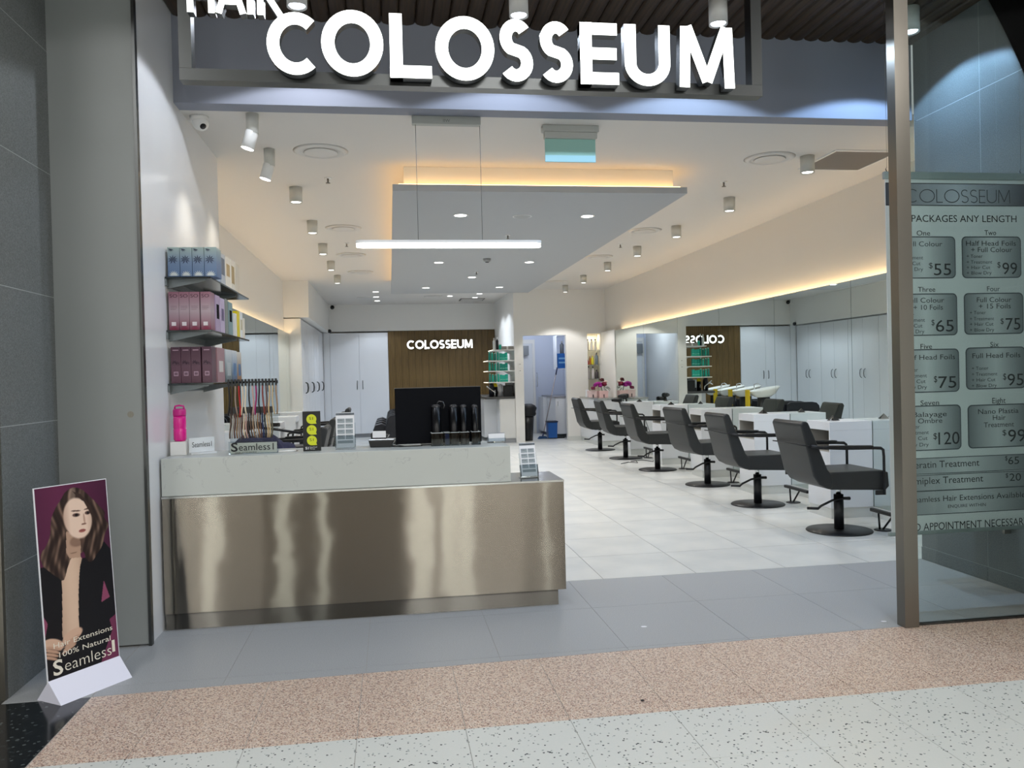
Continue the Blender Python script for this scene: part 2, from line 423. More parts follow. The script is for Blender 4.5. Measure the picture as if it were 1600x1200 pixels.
# stone cladding, left return: separate slabs
ws = struct('wall_left.002', B(-2.05, -1.8608, 4.246, 4.949, -.02, 4.06), JOINT)
for z0, z1 in [(0, .618), (.622, 1.308), (1.312, 1.998), (2.002, 2.688), (2.692, 3.378), (3.382, 4.06)]:
    obj('stone_slab', B(-1.9, -1.86, 4.245, 4.95, z0, z1), STONE, ws)
struct('trim_1', B(-2.02, -1.862, 4.215, 4.243, 0, 4.06), STEELP)
struct('wall_left.003', B(-6, -2.03, 4.3, 4.4, 0, 4.1), DARK)
struct('wall_left.004', B(XLL-.1, XLL, 7.2, 15.95, 0, ZC), WHITE)
struct('wall_left.005', B(XLL-.1, -1.66, 15.95, 16.05, 0, 2.68), WHITE)
struct('wall_left.006', B(XLL-.1, -1.5, 15.95, YB, 2.7, ZC), WHITE)
struct('wall_left.007', B(-2.2, -2.07, 16.05, 21.7, 0, ZC), WHITE)
# right: upper wall, pocket for the mirror wall, stone return
wr = struct('wall_right', B(XR+.1, XR+.2, FY, YP, 0, ZC), mat('warm_white_wall', (222, 217, 209), .6))
struct('wall_right.001', B(XR+.02, XR+.1, FY+.02, YP, .1, 2.36), WHITE)
struct('wall_right.002', B(XR-.012, XR+.02, 16.8, YP, 0, 2.42), WHITE)
struct('wall_right.003', B(XR-.0, XR+.02, FY+.02, 6.13, .1, 2.4), WHITE)
struct('wall_right.004', B(4.08, XR+.1, FY-.05, FY+.02, 0, 4.06), WHITE)
struct('baseboard_right', B(XR-.012, XR+.1, FY+.02, 16.3, 0, .1), mat('tile_plinth', (205, 208, 206), .35))
wsr = struct('wall_right.005', B(4.0508, 4.3, 2.6, FY-.05, -.02, 4.06), JOINT)
for y0, y1 in [(3.0, 3.688), (3.692, 4.378), (4.382, 5.068), (5.072, 5.775)]:
    for z0, z1 in [(.1, .618), (.622, 1.308), (1.312, 1.998), (2.002, 2.688), (2.692, 3.378), (3.382, 4.06)]:
        obj('stone_slab', B(4.05, 4.09, y0, y1, z0, z1), STONE, wsr)
    obj('skirting_slab', B(4.045, 4.09, y0, y1, 0, .097), STONE, wsr)
# partition with doorway and niche
wp = struct('wall_back', MB().box(2.75, 2.95, YP, YP+.15, 0, ZC).box(2.95, 3.93, YP, YP+.15, 2.38, ZC).box(3.93, 4.42, YP, YP+.15, 0, ZC).box(4.42, 4.73, YP, YP+.15, 2.4, ZC).box(4.42, 4.73, YP, YP+.15, 0, 1.0).box(4.73, 4.95, YP, YP+.15, 0, ZC), WHITE)
struct('baseboard_back', B(3.93, 4.25, YP-.012, YP, 0, .1), mat('tile_plinth'))
struct('wall_back.001', B(2.75, 2.85, YP+.15, YB+.5, 0, ZC), WHITE)
struct('wall_back.002', B(-2.1, 2.85, YB+.0, YB+.15, 2.72, ZC), WHITE)
struct('wall_back.003', B(-2.1, 5, YB+.55, YB+.65, 0, ZC), WHITE)
# niche box
nb = struct('wall_back.004', MB().box(4.41, 4.42, YP+.15, YP+.36, 1, 2.42).box(4.73, 4.74, YP+.15, YP+.36, 1, 2.42).box(4.41, 4.74, YP+.36, YP+.37, 1, 2.42).box(4.41, 4.74, YP+.1, YP+.37, 2.4, 2.41).box(4.41, 4.74, YP+.1, YP+.37, .99, 1.0), mat('niche_white', (240, 236, 224), .5))
lamp('AREA', 'niche_light', (4.575, YP+.2, 2.385), 1.3, (1, .88, .66), .22, .05)
# back room
struct('wall_back.005', B(2.85, 4.95, 20.6, 20.7, 0, 3.0), mat('cool_white_wall', (205, 212, 228), .6))
struct('wall_back.007', B(4.42, 4.5, YP+.4, 20.6, 0, 3), mat('cool_white_wall'))
struct('ceiling.003', B(2.85, 4.95, YP+.15, 20.7, 3.0, 3.05), CEIL)
dr = struct('door_1', B(2.98, 3.62, 20.55, 20.6, .01, 2.3), CAB)
obj('door_frame', MB().box(2.92, 2.98, 20.53, 20.6, 0, 2.4).box(3.62, 3.68, 20.53, 20.6, 0, 2.4).box(2.98, 3.62, 20.53, 20.6, 2.3, 2.4), WHITE, dr)
obj('door_closer', MB().box(3.0, 3.5, 20.4, 20.53, 2.0, 2.24), mat('closer_grey', (120, 124, 128), .4, .6), dr)
obj('door_handle', MB().tube([(3.68, 20.3, 1.2), (3.68, 20.27, 1.25), (3.68, 20.27, 1.5), (3.68, 20.3, 1.55)], .012), CHROME, dr)
# far side of the concourse
op = struct('wall_mall', B(-14, 14, -9.2, -9, 0, 5.4), BROWNW)
LIT = mat('streak_panel_glow', (255, 255, 255), .5, emit=(232, 240, 236), es=5)  # added unseen glowing strips, set out to streak the steel counter front
for x, w in [(-4.05, .32), (-2.45, .34), (-1.65, .22), (.62, .46), (1.32, .34), (1.7, .34), (-6.5, .9), (6, .9), (9, 1.5), (3.6, .12)]:
    struct('streak_panel_1', B(x-w/2, x+w/2, -8.99, -8.96, .3, 3.4), LIT)

# timber back wall in boards
tw = struct('wall_back.006', B(-.026, 2.745, YB+.04, YB+.2, 0, 2.72), mat('timber_backing', (40, 30, 18), .7))
TB = None
nb_ = 16; w_ = 2.765/nb_
for k in range(nb_):
    if TB is None: o = obj('board', B(-w_/2+.0025, w_/2-.0025, 0, .04, 0, 2.7), WOOD, tw); TB = o.data
    else: o = share('board', TB, tw, (0, 0, 0))
    o.location = (-.025+w_*(k+.5), YB, .01)

# ================================================================ SHOPFRONT
# main illuminated sign: frame, eight + letters
sg = thing('fascia_sign', 'large white illuminated lettering in a dark steel frame hanging over the salon entrance', 'sign', (.55, 4.4, 3.04))
fx0, fx1 = -1.02, 2.125
O0 = Vector((-.55, -4.4, -3.04))
def sub(mb):
    mb.v = [tuple(Vector(v)+O0) for v in mb.v]; return mb
obj('frame_bar', sub(B(fx0, fx1, 4.36, 4.44, 3.045, 3.105)), SFRAME, sg)
obj('frame_bar', sub(B(fx0, fx0+.062, 4.36, 4.44, 3.106, 3.98)), SFRAME, sg)
obj('frame_bar', sub(B(fx1-.062, fx1, 4.36, 4.44, 3.106, 3.98)), SFRAME, sg)
LET = [('C', -.576, -.315, 3.061, 3.38), ('O', -.305, .01, 3.061, 3.403), ('L', .043, .258, 3.062, 3.395), ('O', .279, .59, 3.057, 3.395), ('S', .615, .797, 3.06, 3.391), ('S', .832, 1.014, 3.06, 3.387), ('E', 1.056, 1.268, 3.058, 3.389), ('U', 1.302, 1.559, 3.057, 3.389), ('M', 1.61, 1.929, 3.057, 3.39)]
for c, x0, x1, z0, z1 in LET:
    obj('letter', sub(letter_mb(c, x0, x1, z0, z1, .098 if c != 'M' else .088, 4.29, 4.35)), [SIGNL, COPING], sg)
for c, x0, x1, z0 in [('H', -.958, -.825, 3.359), ('A', -.822, -.672, 3.36), ('I', -.667, -.636, 3.36), ('R', -.618, -.492, 3.359)]:
    obj('letter', sub(letter_mb(c, x0, x1, z0, z0+.2, .078, 4.29, 4.35)), [SIGNL, COPING], sg)

# glazed side screen and its post
w1 = struct('window_2', B(2.965, 4.045, 4.295, 4.305, .012, 3.975), GLASS)
obj('post', B(2.875, 2.962, 4.262, 4.338, .001, 3.976), STEELP, w1, label='brushed steel post of the glazed side screen')
obj('sill_channel', B(2.965, 4.045, 4.288, 4.312, .0005, .012), SFRAME, w1)

# can lights of the soffit
def can(label, loc, r=.075, h=.2, lens=LED, body=CANW, cat='ceiling light', group=None):
    t = thing('can_light', label, cat, loc, 0, group)
    mb = MB().lathe([(r*.8, -h+.012), (r, -h), (r, 0)], n=24)
    obj('lamp_body', mb, body, t)
    obj('lamp_lens', MB().lathe([(.001, -h+.006), (r*.72, -h+.006), (r*.78, -h+.011)], n=24), lens, t)
    return t
sc0 = can('white can spotlight in the timber soffit, above the first letter of the big sign', (SOFFIT_SPOTS[0][0], 5.2, 3.979), .062, .17, LEDC, PLAST, group='can spotlights in the timber soffit')
for (x, y), lb in zip(SOFFIT_SPOTS[1:], ('white can spotlight in the timber soffit, above the middle of the big sign', 'white can spotlight in the timber soffit, above the last letter of the big sign', 'white can spotlight in the timber soffit beside the steel post and stone wall')):
    dup(sc0, (x, y, 3.979), lb)
def sprinkler(label, loc, s=1, group='fire sprinklers'):
    t = thing('fire_sprinkler', label, 'sprinkler', loc, 0, group)
    obj('escutcheon', MB().lathe([(.034*s, -.006), (.036*s, 0)], n=16), PLAST, t)
    obj('sprinkler_head', MB().cyl(.009*s, -.04*s, -.006).lathe([(.004, -.05*s), (.022*s, -.05*s), (.02*s, -.045*s)], n=12), STEELP, t)
    return t
sp0 = sprinkler('round chrome sprinkler set in the timber soffit right of the big sign', (2.54, 4.38+.6, 3.978), 1.4)

# price board
pb = thing('price_board', 'hanging pale price poster with grey boxes behind the glass side screen', 'poster', (3.49, 4.6, .45))
PO = Vector((-3.49, -4.6, -.45))
def pof(mb): mb.v = [tuple(Vector(v)+PO) for v in mb.v]; return mb
obj('poster_sheet', pof(B(3.025, 3.98, 4.6, 4.606, .47, 2.65)), mat('poster_sheet', (206, 209, 211), .45), pb)
obj('top_rail', pof(MB().box(3.015, 3.99, 4.59, 4.616, 2.645, 2.69)), mat('rail_grey', (150, 160, 160), .35, .5), pb, bevel=.006)
obj('bottom_rail', pof(MB().box(3.005, 3.99, 4.592, 4.614, .455, .478)), mat('rail_grey'), pb, bevel=.005)
for x in (3.04, 3.955):
    obj('hook', pof(MB().tube([(x, 4.603, 2.69), (x-.008, 4.603, 2.705), (x, 4.603, 2.722), (x+.008, 4.603, 2.705), (x, 4.603, 2.69)], .0025, 6)), BLACKM, pb)
    obj('wire', pof(MB().tube([(x, 4.603, 2.715), (x, 4.603, 3.98)], .001, 5)), STEELP, pb)
def gradbox(name, c1, c2):
    m = mat(name, c1, .4); N, L, b = nodes(m)
    t = N.new('ShaderNodeTexCoord'); s = N.new('ShaderNodeSeparateXYZ'); L.new(t.outputs['Generated'], s.inputs[0])
    r = N.new('ShaderNodeValToRGB'); e = r.color_ramp.elements
    e[0].color = rgb(*c1); e[1].color = rgb(*c1); e[1].position = 1; q = e.new(.5); q.color = rgb(*c2)
    L.new(s.outputs[0], r.inputs[0]); L.new(r.outputs[0], b.inputs['Base Color']); return m
PBOX = gradbox('printed_silver', (110, 115, 120), (196, 200, 203)); PDARK = mat('printed_dark_edge', (66, 72, 78), .4)
HEAD = gradbox('printed_header', (56, 60, 72), (176, 180, 190))
def rrect(x0, x1, z0, z1, r, n=5):
    P = []
    for cx, cz, a in ((x1-r, z1-r, 0), (x0+r, z1-r, 90), (x0+r, z0+r, 180), (x1-r, z0+r, 270)):
        P += [(cx+r*cos(radians(a+90*i/n)), cz+r*sin(radians(a+90*i/n))) for i in range(n+1)]
    return P
obj('header_band', pof(B(3.0255, 3.9795, 4.5985, 4.6, 2.488, 2.618)), HEAD, pb)
obj('header_border', pof(MB().box(3.0255, 3.9795, 4.598, 4.5984, 2.483, 2.488).box(3.0255, 3.9795, 4.598, 4.5984, 2.618, 2.623)), INK, pb)
for x0, x1, z0, z1 in [(3.06, 3.489, 2.035, 2.295), (3.532, 3.943, 2.035, 2.295), (3.06, 3.494, 1.682, 1.943), (3.54, 3.952, 1.684, 1.943), (3.062, 3.5, 1.331, 1.6), (3.545, 3.96, 1.341, 1.604), (3.064, 3.506, .972, 1.252), (3.552, 3.968, .974, 1.246)]:
    f = obj('package_box', pof(MB().prism(rrect(x0, x1, z0, z1, .03), 4.5992, 4.5999, 'y')), PDARK, pb)
    obj('package_fill', pof(MB().prism(rrect(x0+.007, x1-.007, z0+.007, z1-.007, .025), 4.5984, 4.5991, 'y')), PBOX, f)
for z0, z1 in [(.822, .932), (.717, .827), (.570, .728)]:
    f = obj('treatment_bar', pof(B(3.068, 3.972, 4.5992, 4.5999, z0+.004, z1-.004)), PDARK, pb)
    obj('treatment_fill', pof(B(3.07, 3.97, 4.5984, 4.5991, z0+.009, z1-.009)), PBOX, f)
TXT = [('HEADER', 3.158, 3.872, 2.5026, 0.103), ('PACKAGES ANY LENGTH', 3.1948, 3.9144, 2.384, 0.0437), ('One', 3.2275, 3.3182, 2.3002, 0.0315), ('Two', 3.6901, 3.7699, 2.3029, 0.0319), ('Full Colour', 3.15, 3.3992, 2.2333, 0.0315), ('Half Head Foils', 3.561, 3.9069, 2.237, 0.032), ('+ Full Colour', 3.5954, 3.8793, 2.197, 0.032), ('+ Toner', 3.5639, 3.674, 2.1614, 0.0219), ('+ Treatment', 3.0872, 3.2676, 2.1528, 0.0236), ('+ Treatment', 3.5631, 3.7397, 2.1254, 0.0219), ('+ Hair Cut', 3.0865, 3.2496, 2.1174, 0.0236), ('+ Hair Cut', 3.5624, 3.7257, 2.0916, 0.0219), ('+ Blow Dry', 3.0857, 3.2661, 2.082, 0.0236), ('+ Blow Dry', 3.5618, 3.7339, 2.0577, 0.0219), ('$', 3.3053, 3.3313, 2.099, 0.0355), ('55', 3.3391, 3.4566, 2.0551, 0.0752), ('$', 3.7748, 3.797, 2.1009, 0.036), ('99', 3.8096, 3.9124, 2.0584, 0.0762), ('Three', 3.2289, 3.3457, 1.9532, 0.0316), ('Four', 3.7008, 3.7896, 1.9531, 0.032), ('Full Colour', 3.152, 3.4051, 1.8863, 0.0316), ('+ 10 Foils', 3.1965, 3.3955, 1.8425, 0.0316), ('Full Colour', 3.6287, 3.8686, 1.8851, 0.032), ('+ 15 Foils', 3.6412, 3.8633, 1.845, 0.032), ('+ Toner', 3.0841, 3.1999, 1.8011, 0.0236), ('+ Toner', 3.5787, 3.6891, 1.8105, 0.0219), ('+ Treatment', 3.0835, 3.2725, 1.7692, 0.0236), ('+ Treatment', 3.578, 3.746, 1.7722, 0.022), ('+ Hair Cut', 3.0827, 3.2545, 1.7339, 0.0236), ('+ Hair Cut', 3.5773, 3.7408, 1.7383, 0.022), ('+ Blow Dry', 3.082, 3.2667, 1.6983, 0.0236), ('+ Blow Dry', 3.5766, 3.7446, 1.7023, 0.022), ('$', 3.3154, 3.3371, 1.7473, 0.0356), ('65', 3.3449, 3.4669, 1.7064, 0.0753), ('$', 3.79, 3.8123, 1.7482, 0.0361), ('75', 3.825, 3.9279, 1.7109, 0.0763), ('Five', 3.2389, 3.3167, 1.6018, 0.0316), ('Six', 3.716, 3.7738, 1.6049, 0.032), ('Half Head Foils', 3.118, 3.4721, 1.5345, 0.0316), ('Full Head Foils', 3.5909, 3.9244, 1.5365, 0.0321), ('+ Toner', 3.0898, 3.2187, 1.4624, 0.0236), ('+ Toner', 3.5849, 3.6998, 1.463, 0.022), ('+ Treatment', 3.0891, 3.2784, 1.4262, 0.0236), ('+ Treatment', 3.5842, 3.7613, 1.4263, 0.022), ('+ Hair Cut', 3.0884, 3.269, 1.3909, 0.0236), ('+ Hair Cut', 3.5835, 3.7472, 1.3905, 0.022), ('+ Blow Dry', 3.0876, 3.2769, 1.3553, 0.0237), ('+ Blow Dry', 3.5827, 3.7554, 1.3544, 0.022), ('$', 3.3255, 3.3472, 1.3948, 0.0396), ('75', 3.3551, 3.4773, 1.357, 0.0754), ('$', 3.8009, 3.8232, 1.3988, 0.0401), ('95', 3.8314, 3.9435, 1.3607, 0.0765), ('Seven', 3.2317, 3.3573, 1.2533, 0.0317), ('Eight', 3.7223, 3.8158, 1.2514, 0.0361), ('Balayage', 3.1785, 3.4081, 1.1821, 0.0317), ('Ombre', 3.2121, 3.3768, 1.1424, 0.0317), ('Nano Plastia', 3.6235, 3.9041, 1.1873, 0.0321), ('Hair', 3.7246, 3.8137, 1.147, 0.0321), ('Treatment', 3.6616, 3.871, 1.1029, 0.0321), ('+ Toner', 3.0868, 3.2243, 1.1115, 0.0237), ('+ Treatment', 3.086, 3.2841, 1.0749, 0.0237), ('+ Hair Cut', 3.0853, 3.2747, 1.0396, 0.0237), ('+ Blow Dry', 3.0845, 3.2825, 0.9999, 0.0237), ('$', 3.3139, 3.3399, 1.0422, 0.0396), ('120', 3.348, 3.492, 1.0071, 0.0795), ('$', 3.7895, 3.8163, 1.0494, 0.0362), ('99', 3.8289, 3.95, 1.0061, 0.0806), ('Keratin Treatment', 3.1462, 3.6256, 0.8653, 0.0437), ('$', 3.8042, 3.8221, 0.8921, 0.0282), ('65', 3.8261, 3.9023, 0.8659, 0.0483), ('Omiplex Treatment', 3.1312, 3.6501, 0.7657, 0.0437), ('$', 3.8065, 3.8244, 0.7833, 0.0282), ('20', 3.8329, 3.9137, 0.7606, 0.0484), ('Seamless Hair Extensions Available', 3.1549, 3.9383, 0.655, 0.0359), ('ENQUIRE WITHIN', 3.4053, 3.6649, 0.6114, 0.02), ('NO APPOINTMENT NECESSARY', 3.1298, 3.9618, 0.4791, 0.048)]
for s, x0, x1, z, h in TXT:
    if s == 'HEADER':
        mb = MB(); x = x0; ws_ = {'C': .8, 'O': 1, 'L': .42, 'S': .5, 'E': .42, 'U': .66, 'M': .8}
        tot = sum(ws_[c] for c in 'COLOSSEUM')+.1*8; k = (x1-x0)/tot
        for c in 'COLOSSEUM':
            q = letter_mb(c, x, x+ws_[c]*k, z, z+h*.8, .03, 4.5975, 4.598, 0, 0); mb.add(q.v, q.f); x += (ws_[c]+.1)*k
        obj('header_lettering', pof(mb), mat('header_ink', (30, 32, 40), .5), pb)
    else: obj('lettering', pof(text_mb(s, x0, x1, z, h, 4.5982)), INK, pb)

# dangling glass shelf edge seen low behind the board
sh = thing('glass_shelf', 'small dark glass shelf low on the stone wall behind the price poster', 'shelf', (4.0, 5.0, .42))
obj('glass_plate', B(-.28, .048, -.2, .2, 0, .012), mat('green_glass_edge', (30, 66, 60), .1), sh)
obj('bracket', B(.0, .048, -.15, -.13, -.05, 0), STEELP, sh)

# ================================================================ POSTER STAND
def painting():
    """flat print: a model in a black jacket, painted per vertex"""
    NX, NZ = 140, 330
    def ell(x, y, cx, cy, rx, ry, a=0, s=6):
        dx, dy = x-cx, y-cy; c, q = cos(radians(a)), sin(radians(a)); u = (dx*c+dy*q)/rx; v = (-dx*q+dy*c)/ry
        d = sqrt(u*u+v*v); return max(0, min(1, (1-d)*s+.5))
    def poly(x, y, P):
        ins = False; n = len(P)
        for i in range(n):
            (x1, y1), (x2, y2) = P[i], P[(i+1) % n]
            if (y1 > y) != (y2 > y) and x < (x2-x1)*(y-y1)/(y2-y1)+x1: ins = not ins
        return 1.0 if ins else 0.0
    def mix(a, b, t): return tuple(p+(q-p)*t for p, q in zip(a, b))
    # coordinates: x 0..1 across, y 0 (top) .. 2.45 (bottom)
    def smooth(P, n=5):
        Q = []; m = len(P)
        for i in range(m):
            a, b, c, d = P[i-1], P[i], P[(i+1) % m], P[(i+2) % m]
            for k in range(n):
                t = k/n
                Q.append(tuple(.5*((2*b[q])+(-a[q]+c[q])*t+(2*a[q]-5*b[q]+4*c[q]-d[q])*t*t+(-a[q]+3*b[q]-3*c[q]+d[q])*t**3) for q in (0, 1)))
        return Q
    HAIR = smooth([(.34, .18), (.42, .085), (.53, .05), (.64, .09), (.74, .19), (.86, .33), (.95, .44), (.94, .52), (.99, .62), (.93, .74), (.88, .88), (.78, 1.0), (.70, 1.07), (.63, 1.02), (.60, .92), (.52, .95), (.43, .96), (.37, 1.06), (.30, 1.22), (.22, 1.17), (.12, 1.07), (.04, .98), (.02, .84), (.10, .74), (.16, .62), (.19, .42), (.26, .28)])
    JACK = [(0, 1.0), (.10, 1.0), (.26, 1.12), (.27, 1.3), (.26, 1.6), (.24, 1.9), (.24, 2.0), (.44, 1.98), (.45, 1.7), (.48, 1.4), (.53, 1.12), (.56, 1.0), (.66, 1.0), (.80, .90), (.91, .84), (1, .97), (1, 2.45), (0, 2.45)]
    SKIN = [(.27, 1.08), (.40, .92), (.56, .98), (.53, 1.12), (.49, 1.4), (.46, 1.78), (.44, 2.0), (.24, 2.0), (.25, 1.6), (.27, 1.3)]
    SKIN = smooth(SKIN)
    cols = []
    for j in range(NZ+1):
        for i in range(NX+1):
            x = i/NX; y = 2.45*(1-j/NZ)
            c = mix((96, 40, 70), (66, 26, 50), min(1, abs(x-.3)*1.2+y*.15))
            if poly(x, y, JACK): c = (17, 16, 20)
            c = mix(c, (150, 74, 104), poly(x, y, [(.86, 1.36), (.80, 1.64), (.93, 1.60)])*.9)
            c = mix(c, (150, 74, 104), poly(x, y, [(.0, 1.62), (.045, 1.72), (.0, 1.88)])*.9)
            c = mix(c, (120, 52, 84), poly(x, y, [(.72, 2.45), (.80, 2.3), (.93, 2.05), (.90, 1.9), (1, 1.85), (1, 2.45)])*.9)
            if poly(x, y, SKIN):
                sh = .55+.45*cos((x-.40)*7); c = mix((122, 92, 74), (214, 184, 160), max(0, sh))
            if poly(x, y, HAIR):
                w = sin((x*38+sin(y*9)*2.4)+y*4)*.5+.5; w2 = sin(x*90+sin(y*7)*5)*.5+.5
                t = .55*w+.3*w2; c = mix((40, 28, 24), (150, 122, 104), t*t)
                c = mix(c, (172, 150, 134), .5*ell(x, y, .50, .14, .05, .10, 10, 2))
            # neck
            c = mix(c, (176, 144, 122), poly(x, y, [(.38, .60), (.56, .72), (.57, .82), (.55, .98), (.40, .96), (.36, .88)]))
            c = mix(c, (96, 70, 58), .5*ell(x, y, .52, .76, .10, .07, 0, 3))
            f = ell(x, y, .555, .46, .195, .275, -12, 10)
            if f > 0:
                sk = mix((226, 198, 178), (160, 126, 108), max(0, min(1, (x-.66)*4)))
                sk = mix(sk, (150, 116, 98), max(0, min(1, (.43-x)*5+.1)))
                c = mix(c, sk, f)
            for ex, ey, er in ((.535, .415, .052), (.70, .412, .04)):
                c = mix(c, (70, 46, 42), .85*ell(x, y, ex, ey, er, .024, 4, 3)); c = mix(c, (20, 16, 18), ell(x, y, ex+.005, ey, er*.42, .02, 0, 5))
                c = mix(c, (66, 46, 40), .8*ell(x, y, ex, ey-.055, er*1.25, .010, -7 if ex > .6 else 6, 3))
            c = mix(c, (150, 112, 96), .55*ell(x, y, .645, .48, .014, .07, -4, 3)); c = mix(c, (110, 72, 62), .8*ell(x, y, .635, .55, .036, .012, 0, 3))
            c = mix(c, (158, 92, 84), ell(x, y, .605, .635, .05, .022, 0, 4)); c = mix(c, (84, 34, 36), .8*ell(x, y, .605, .632, .044, .005, -3, 3))
            # hair falling over the right cheek
            c = mix(c, (58, 42, 36), poly(x, y, [(.50, .09), (.62, .15), (.76, .34), (.79, .56), (.735, .42), (.66, .26), (.56, .17)]))
            # necklace and hands
            c = mix(c, (104, 78, 62), .6*ell(x, y, .46, .90, .05, .008, 0, 4))
            for hx, hy, ha in ((.10, 2.0, 25), (.36, 1.96, -20)):
                c = mix(c, (206, 170, 146), ell(x, y, hx, hy, .15, .075, ha, 6))
                for k in range(4):
                    c = mix(c, (190, 152, 128), ell(x, y, hx-.02*k, hy+.045+.035*k, .11, .019, ha, 5)); c = mix(c, (96, 66, 54), .6*ell(x, y, hx-.02*k, hy+.063+.035*k, .1, .005, ha, 3))
            cols.append(c)
    return NX, NZ, cols
a_ = math.atan2(4.44-4.12, -1.34+1.56)
ps = thing('poster_stand', 'tabletop banner of a long-haired model in a black jacket on white wedge foot', 'poster stand', (-1.53, 4.30, 0), a_)
# local x along the foot, local -y towards the concourse
obj('wedge_foot', MB().prism([(-.09, 0), (.085, 0), (.0, .1)], -.195, .195, 'x'), mat('white_wedge', (222, 222, 236), .35), ps)
tilt = Matrix.Translation((0, 0, .088)) @ Matrix.Rotation(radians(-4), 4, 'X')
def tl(mb): mb.v = [tuple(tilt @ Vector(v)) for v in mb.v]; return mb
obj('backing_panel', tl(B(-.196, .196, .0006, .007, 0, .93)), PAPER, ps)
NX, NZ, PC = painting()
mb = MB(); vs = [(-.192+.384*i/NX, 0, .004+.922*j/NZ) for j in range(NZ+1) for i in range(NX+1)]
fs = [(j*(NX+1)+i, j*(NX+1)+i+1, (j+1)*(NX+1)+i+1, (j+1)*(NX+1)+i) for j in range(NZ) for i in range(NX)]
mb.add(vs, fs); pm = mat('printed_portrait', (100, 100, 100), .35)
o = obj('printed_portrait', tl(mb), pm, ps)
ca = o.data.color_attributes.new('print', 'FLOAT_COLOR', 'POINT')
ca.data.foreach_set('color', [q for c in PC for q in (lin(max(0, c[0])), lin(max(0, c[1])), lin(max(0, c[2])), 1)])
N, L, b = nodes(pm); at = N.new('ShaderNodeAttribute'); at.attribute_name = 'print'; L.new(at.outputs['Color'], b.inputs['Base Color'])
PT = mat('printed_cream_text', (228, 222, 206), .5)
for s, x0, x1, z, h, bd in [('Hair Extensions', -.155, .165, .155, .026, 0), ('100% Natural', -.13, .15, .105, .026, 0), ('eamless', -.105, .15, .032, .058, -.012), ('S', -.165, -.115, .028, .072, .02), ('1', .155, .172, .045, .058, .03)]:
    obj('lettering', tl(text_mb(s, x0, x1, z, h, -.0006, bold=bd)), PT, ps)

# ================================================================ RECEPTION COUNTER
rc = thing('reception_counter', 'long reception counter with brushed steel front and pale marble upstand', 'counter', (0, 5.19, 0))
def rcl(mb): mb.v = [(v[0], v[1]-5.19, v[2]) for v in mb.v]; return mb
obj('steel_front', rcl(B(-1.385, 1.10, 5.19, 5.215, .10, .80)), STEEL, rc)
obj('side_panel', rcl(B(1.08, 1.10, 5.216, 5.68, .10, .80)), STEEL, rc)
obj('kickplate', rcl(B(-1.385, 1.05, 5.205, 5.2155, 0, .098)), steel('kick_steel', (118, 115, 109), .24), rc)
obj('carcass', rcl(MB().box(-1.385, 1.045, 5.216, 5.66, .0, .098).box(-1.385, 1.078, 5.216, 5.66, .1, .795)), mat('counter_carcass', (190, 190, 190), .5), rc)
obj('steel_top', rcl(B(-1.388, 1.102, 5.188, 5.682, .801, .813)), STEELT, rc)
obj('marble_upstand', rcl(B(-1.388, .755, 5.203, 5.66, .814, 1.045)), MARBLE, rc, bevel=.002, seg=1)
ZT = 1.0455
# ---- things on the counter
t = thing('drink_bottle', 'translucent pink drinks bottle on a small white block by the left wall', 'bottle', (-1.33, 5.44, 1.133))
obj('bottle_body', MB().lathe([(.03, 0), (.039, .012), (.039, .075), (.036, .08), (.039, .085), (.039, .14), (.037, .16)], n=24), mat('pink_tritan', (222, 20, 140), .25, emit=(222, 20, 140), es=.0, coat=.4), t)
obj('bottle_cap', MB().lathe([(.039, .1605), (.04, .17), (.04, .196), (.034, .206)], n=24), mat('pink_cap', (188, 22, 122), .35), t)
obj('carry_loop', MB().tube([(-.028, 0, .205), (-.026, 0, .222), (0, 0, .227), (.026, 0, .222), (.028, 0, .205)], .006, 8), mat('pink_cap'), t)
t = thing('display_block', 'small white block under the pink bottle on the counter', 'block', (-1.33, 5.44, ZT))
obj('block_body', B(-.05, .045, -.05, .05, 0, .0865), PLAST, t, bevel=.002, seg=1)
t = thing('acrylic_sign', 'small clear acrylic name sign standing at the left end of the counter', 'sign', (-1.205, 5.47, ZT), radians(38))
obj('sign_plate', B(-.085, .085, 0, .006, .012, .105), mat('frosted_plate', (214, 218, 220), .3), t)
obj('sign_foot', B(-.085, .085, -.03, .04, 0, .011), mat('frosted_plate'), t)
obj('lettering', text_mb('Seamless1', -.065, .065, .045, .034, -.0004), INK, t)
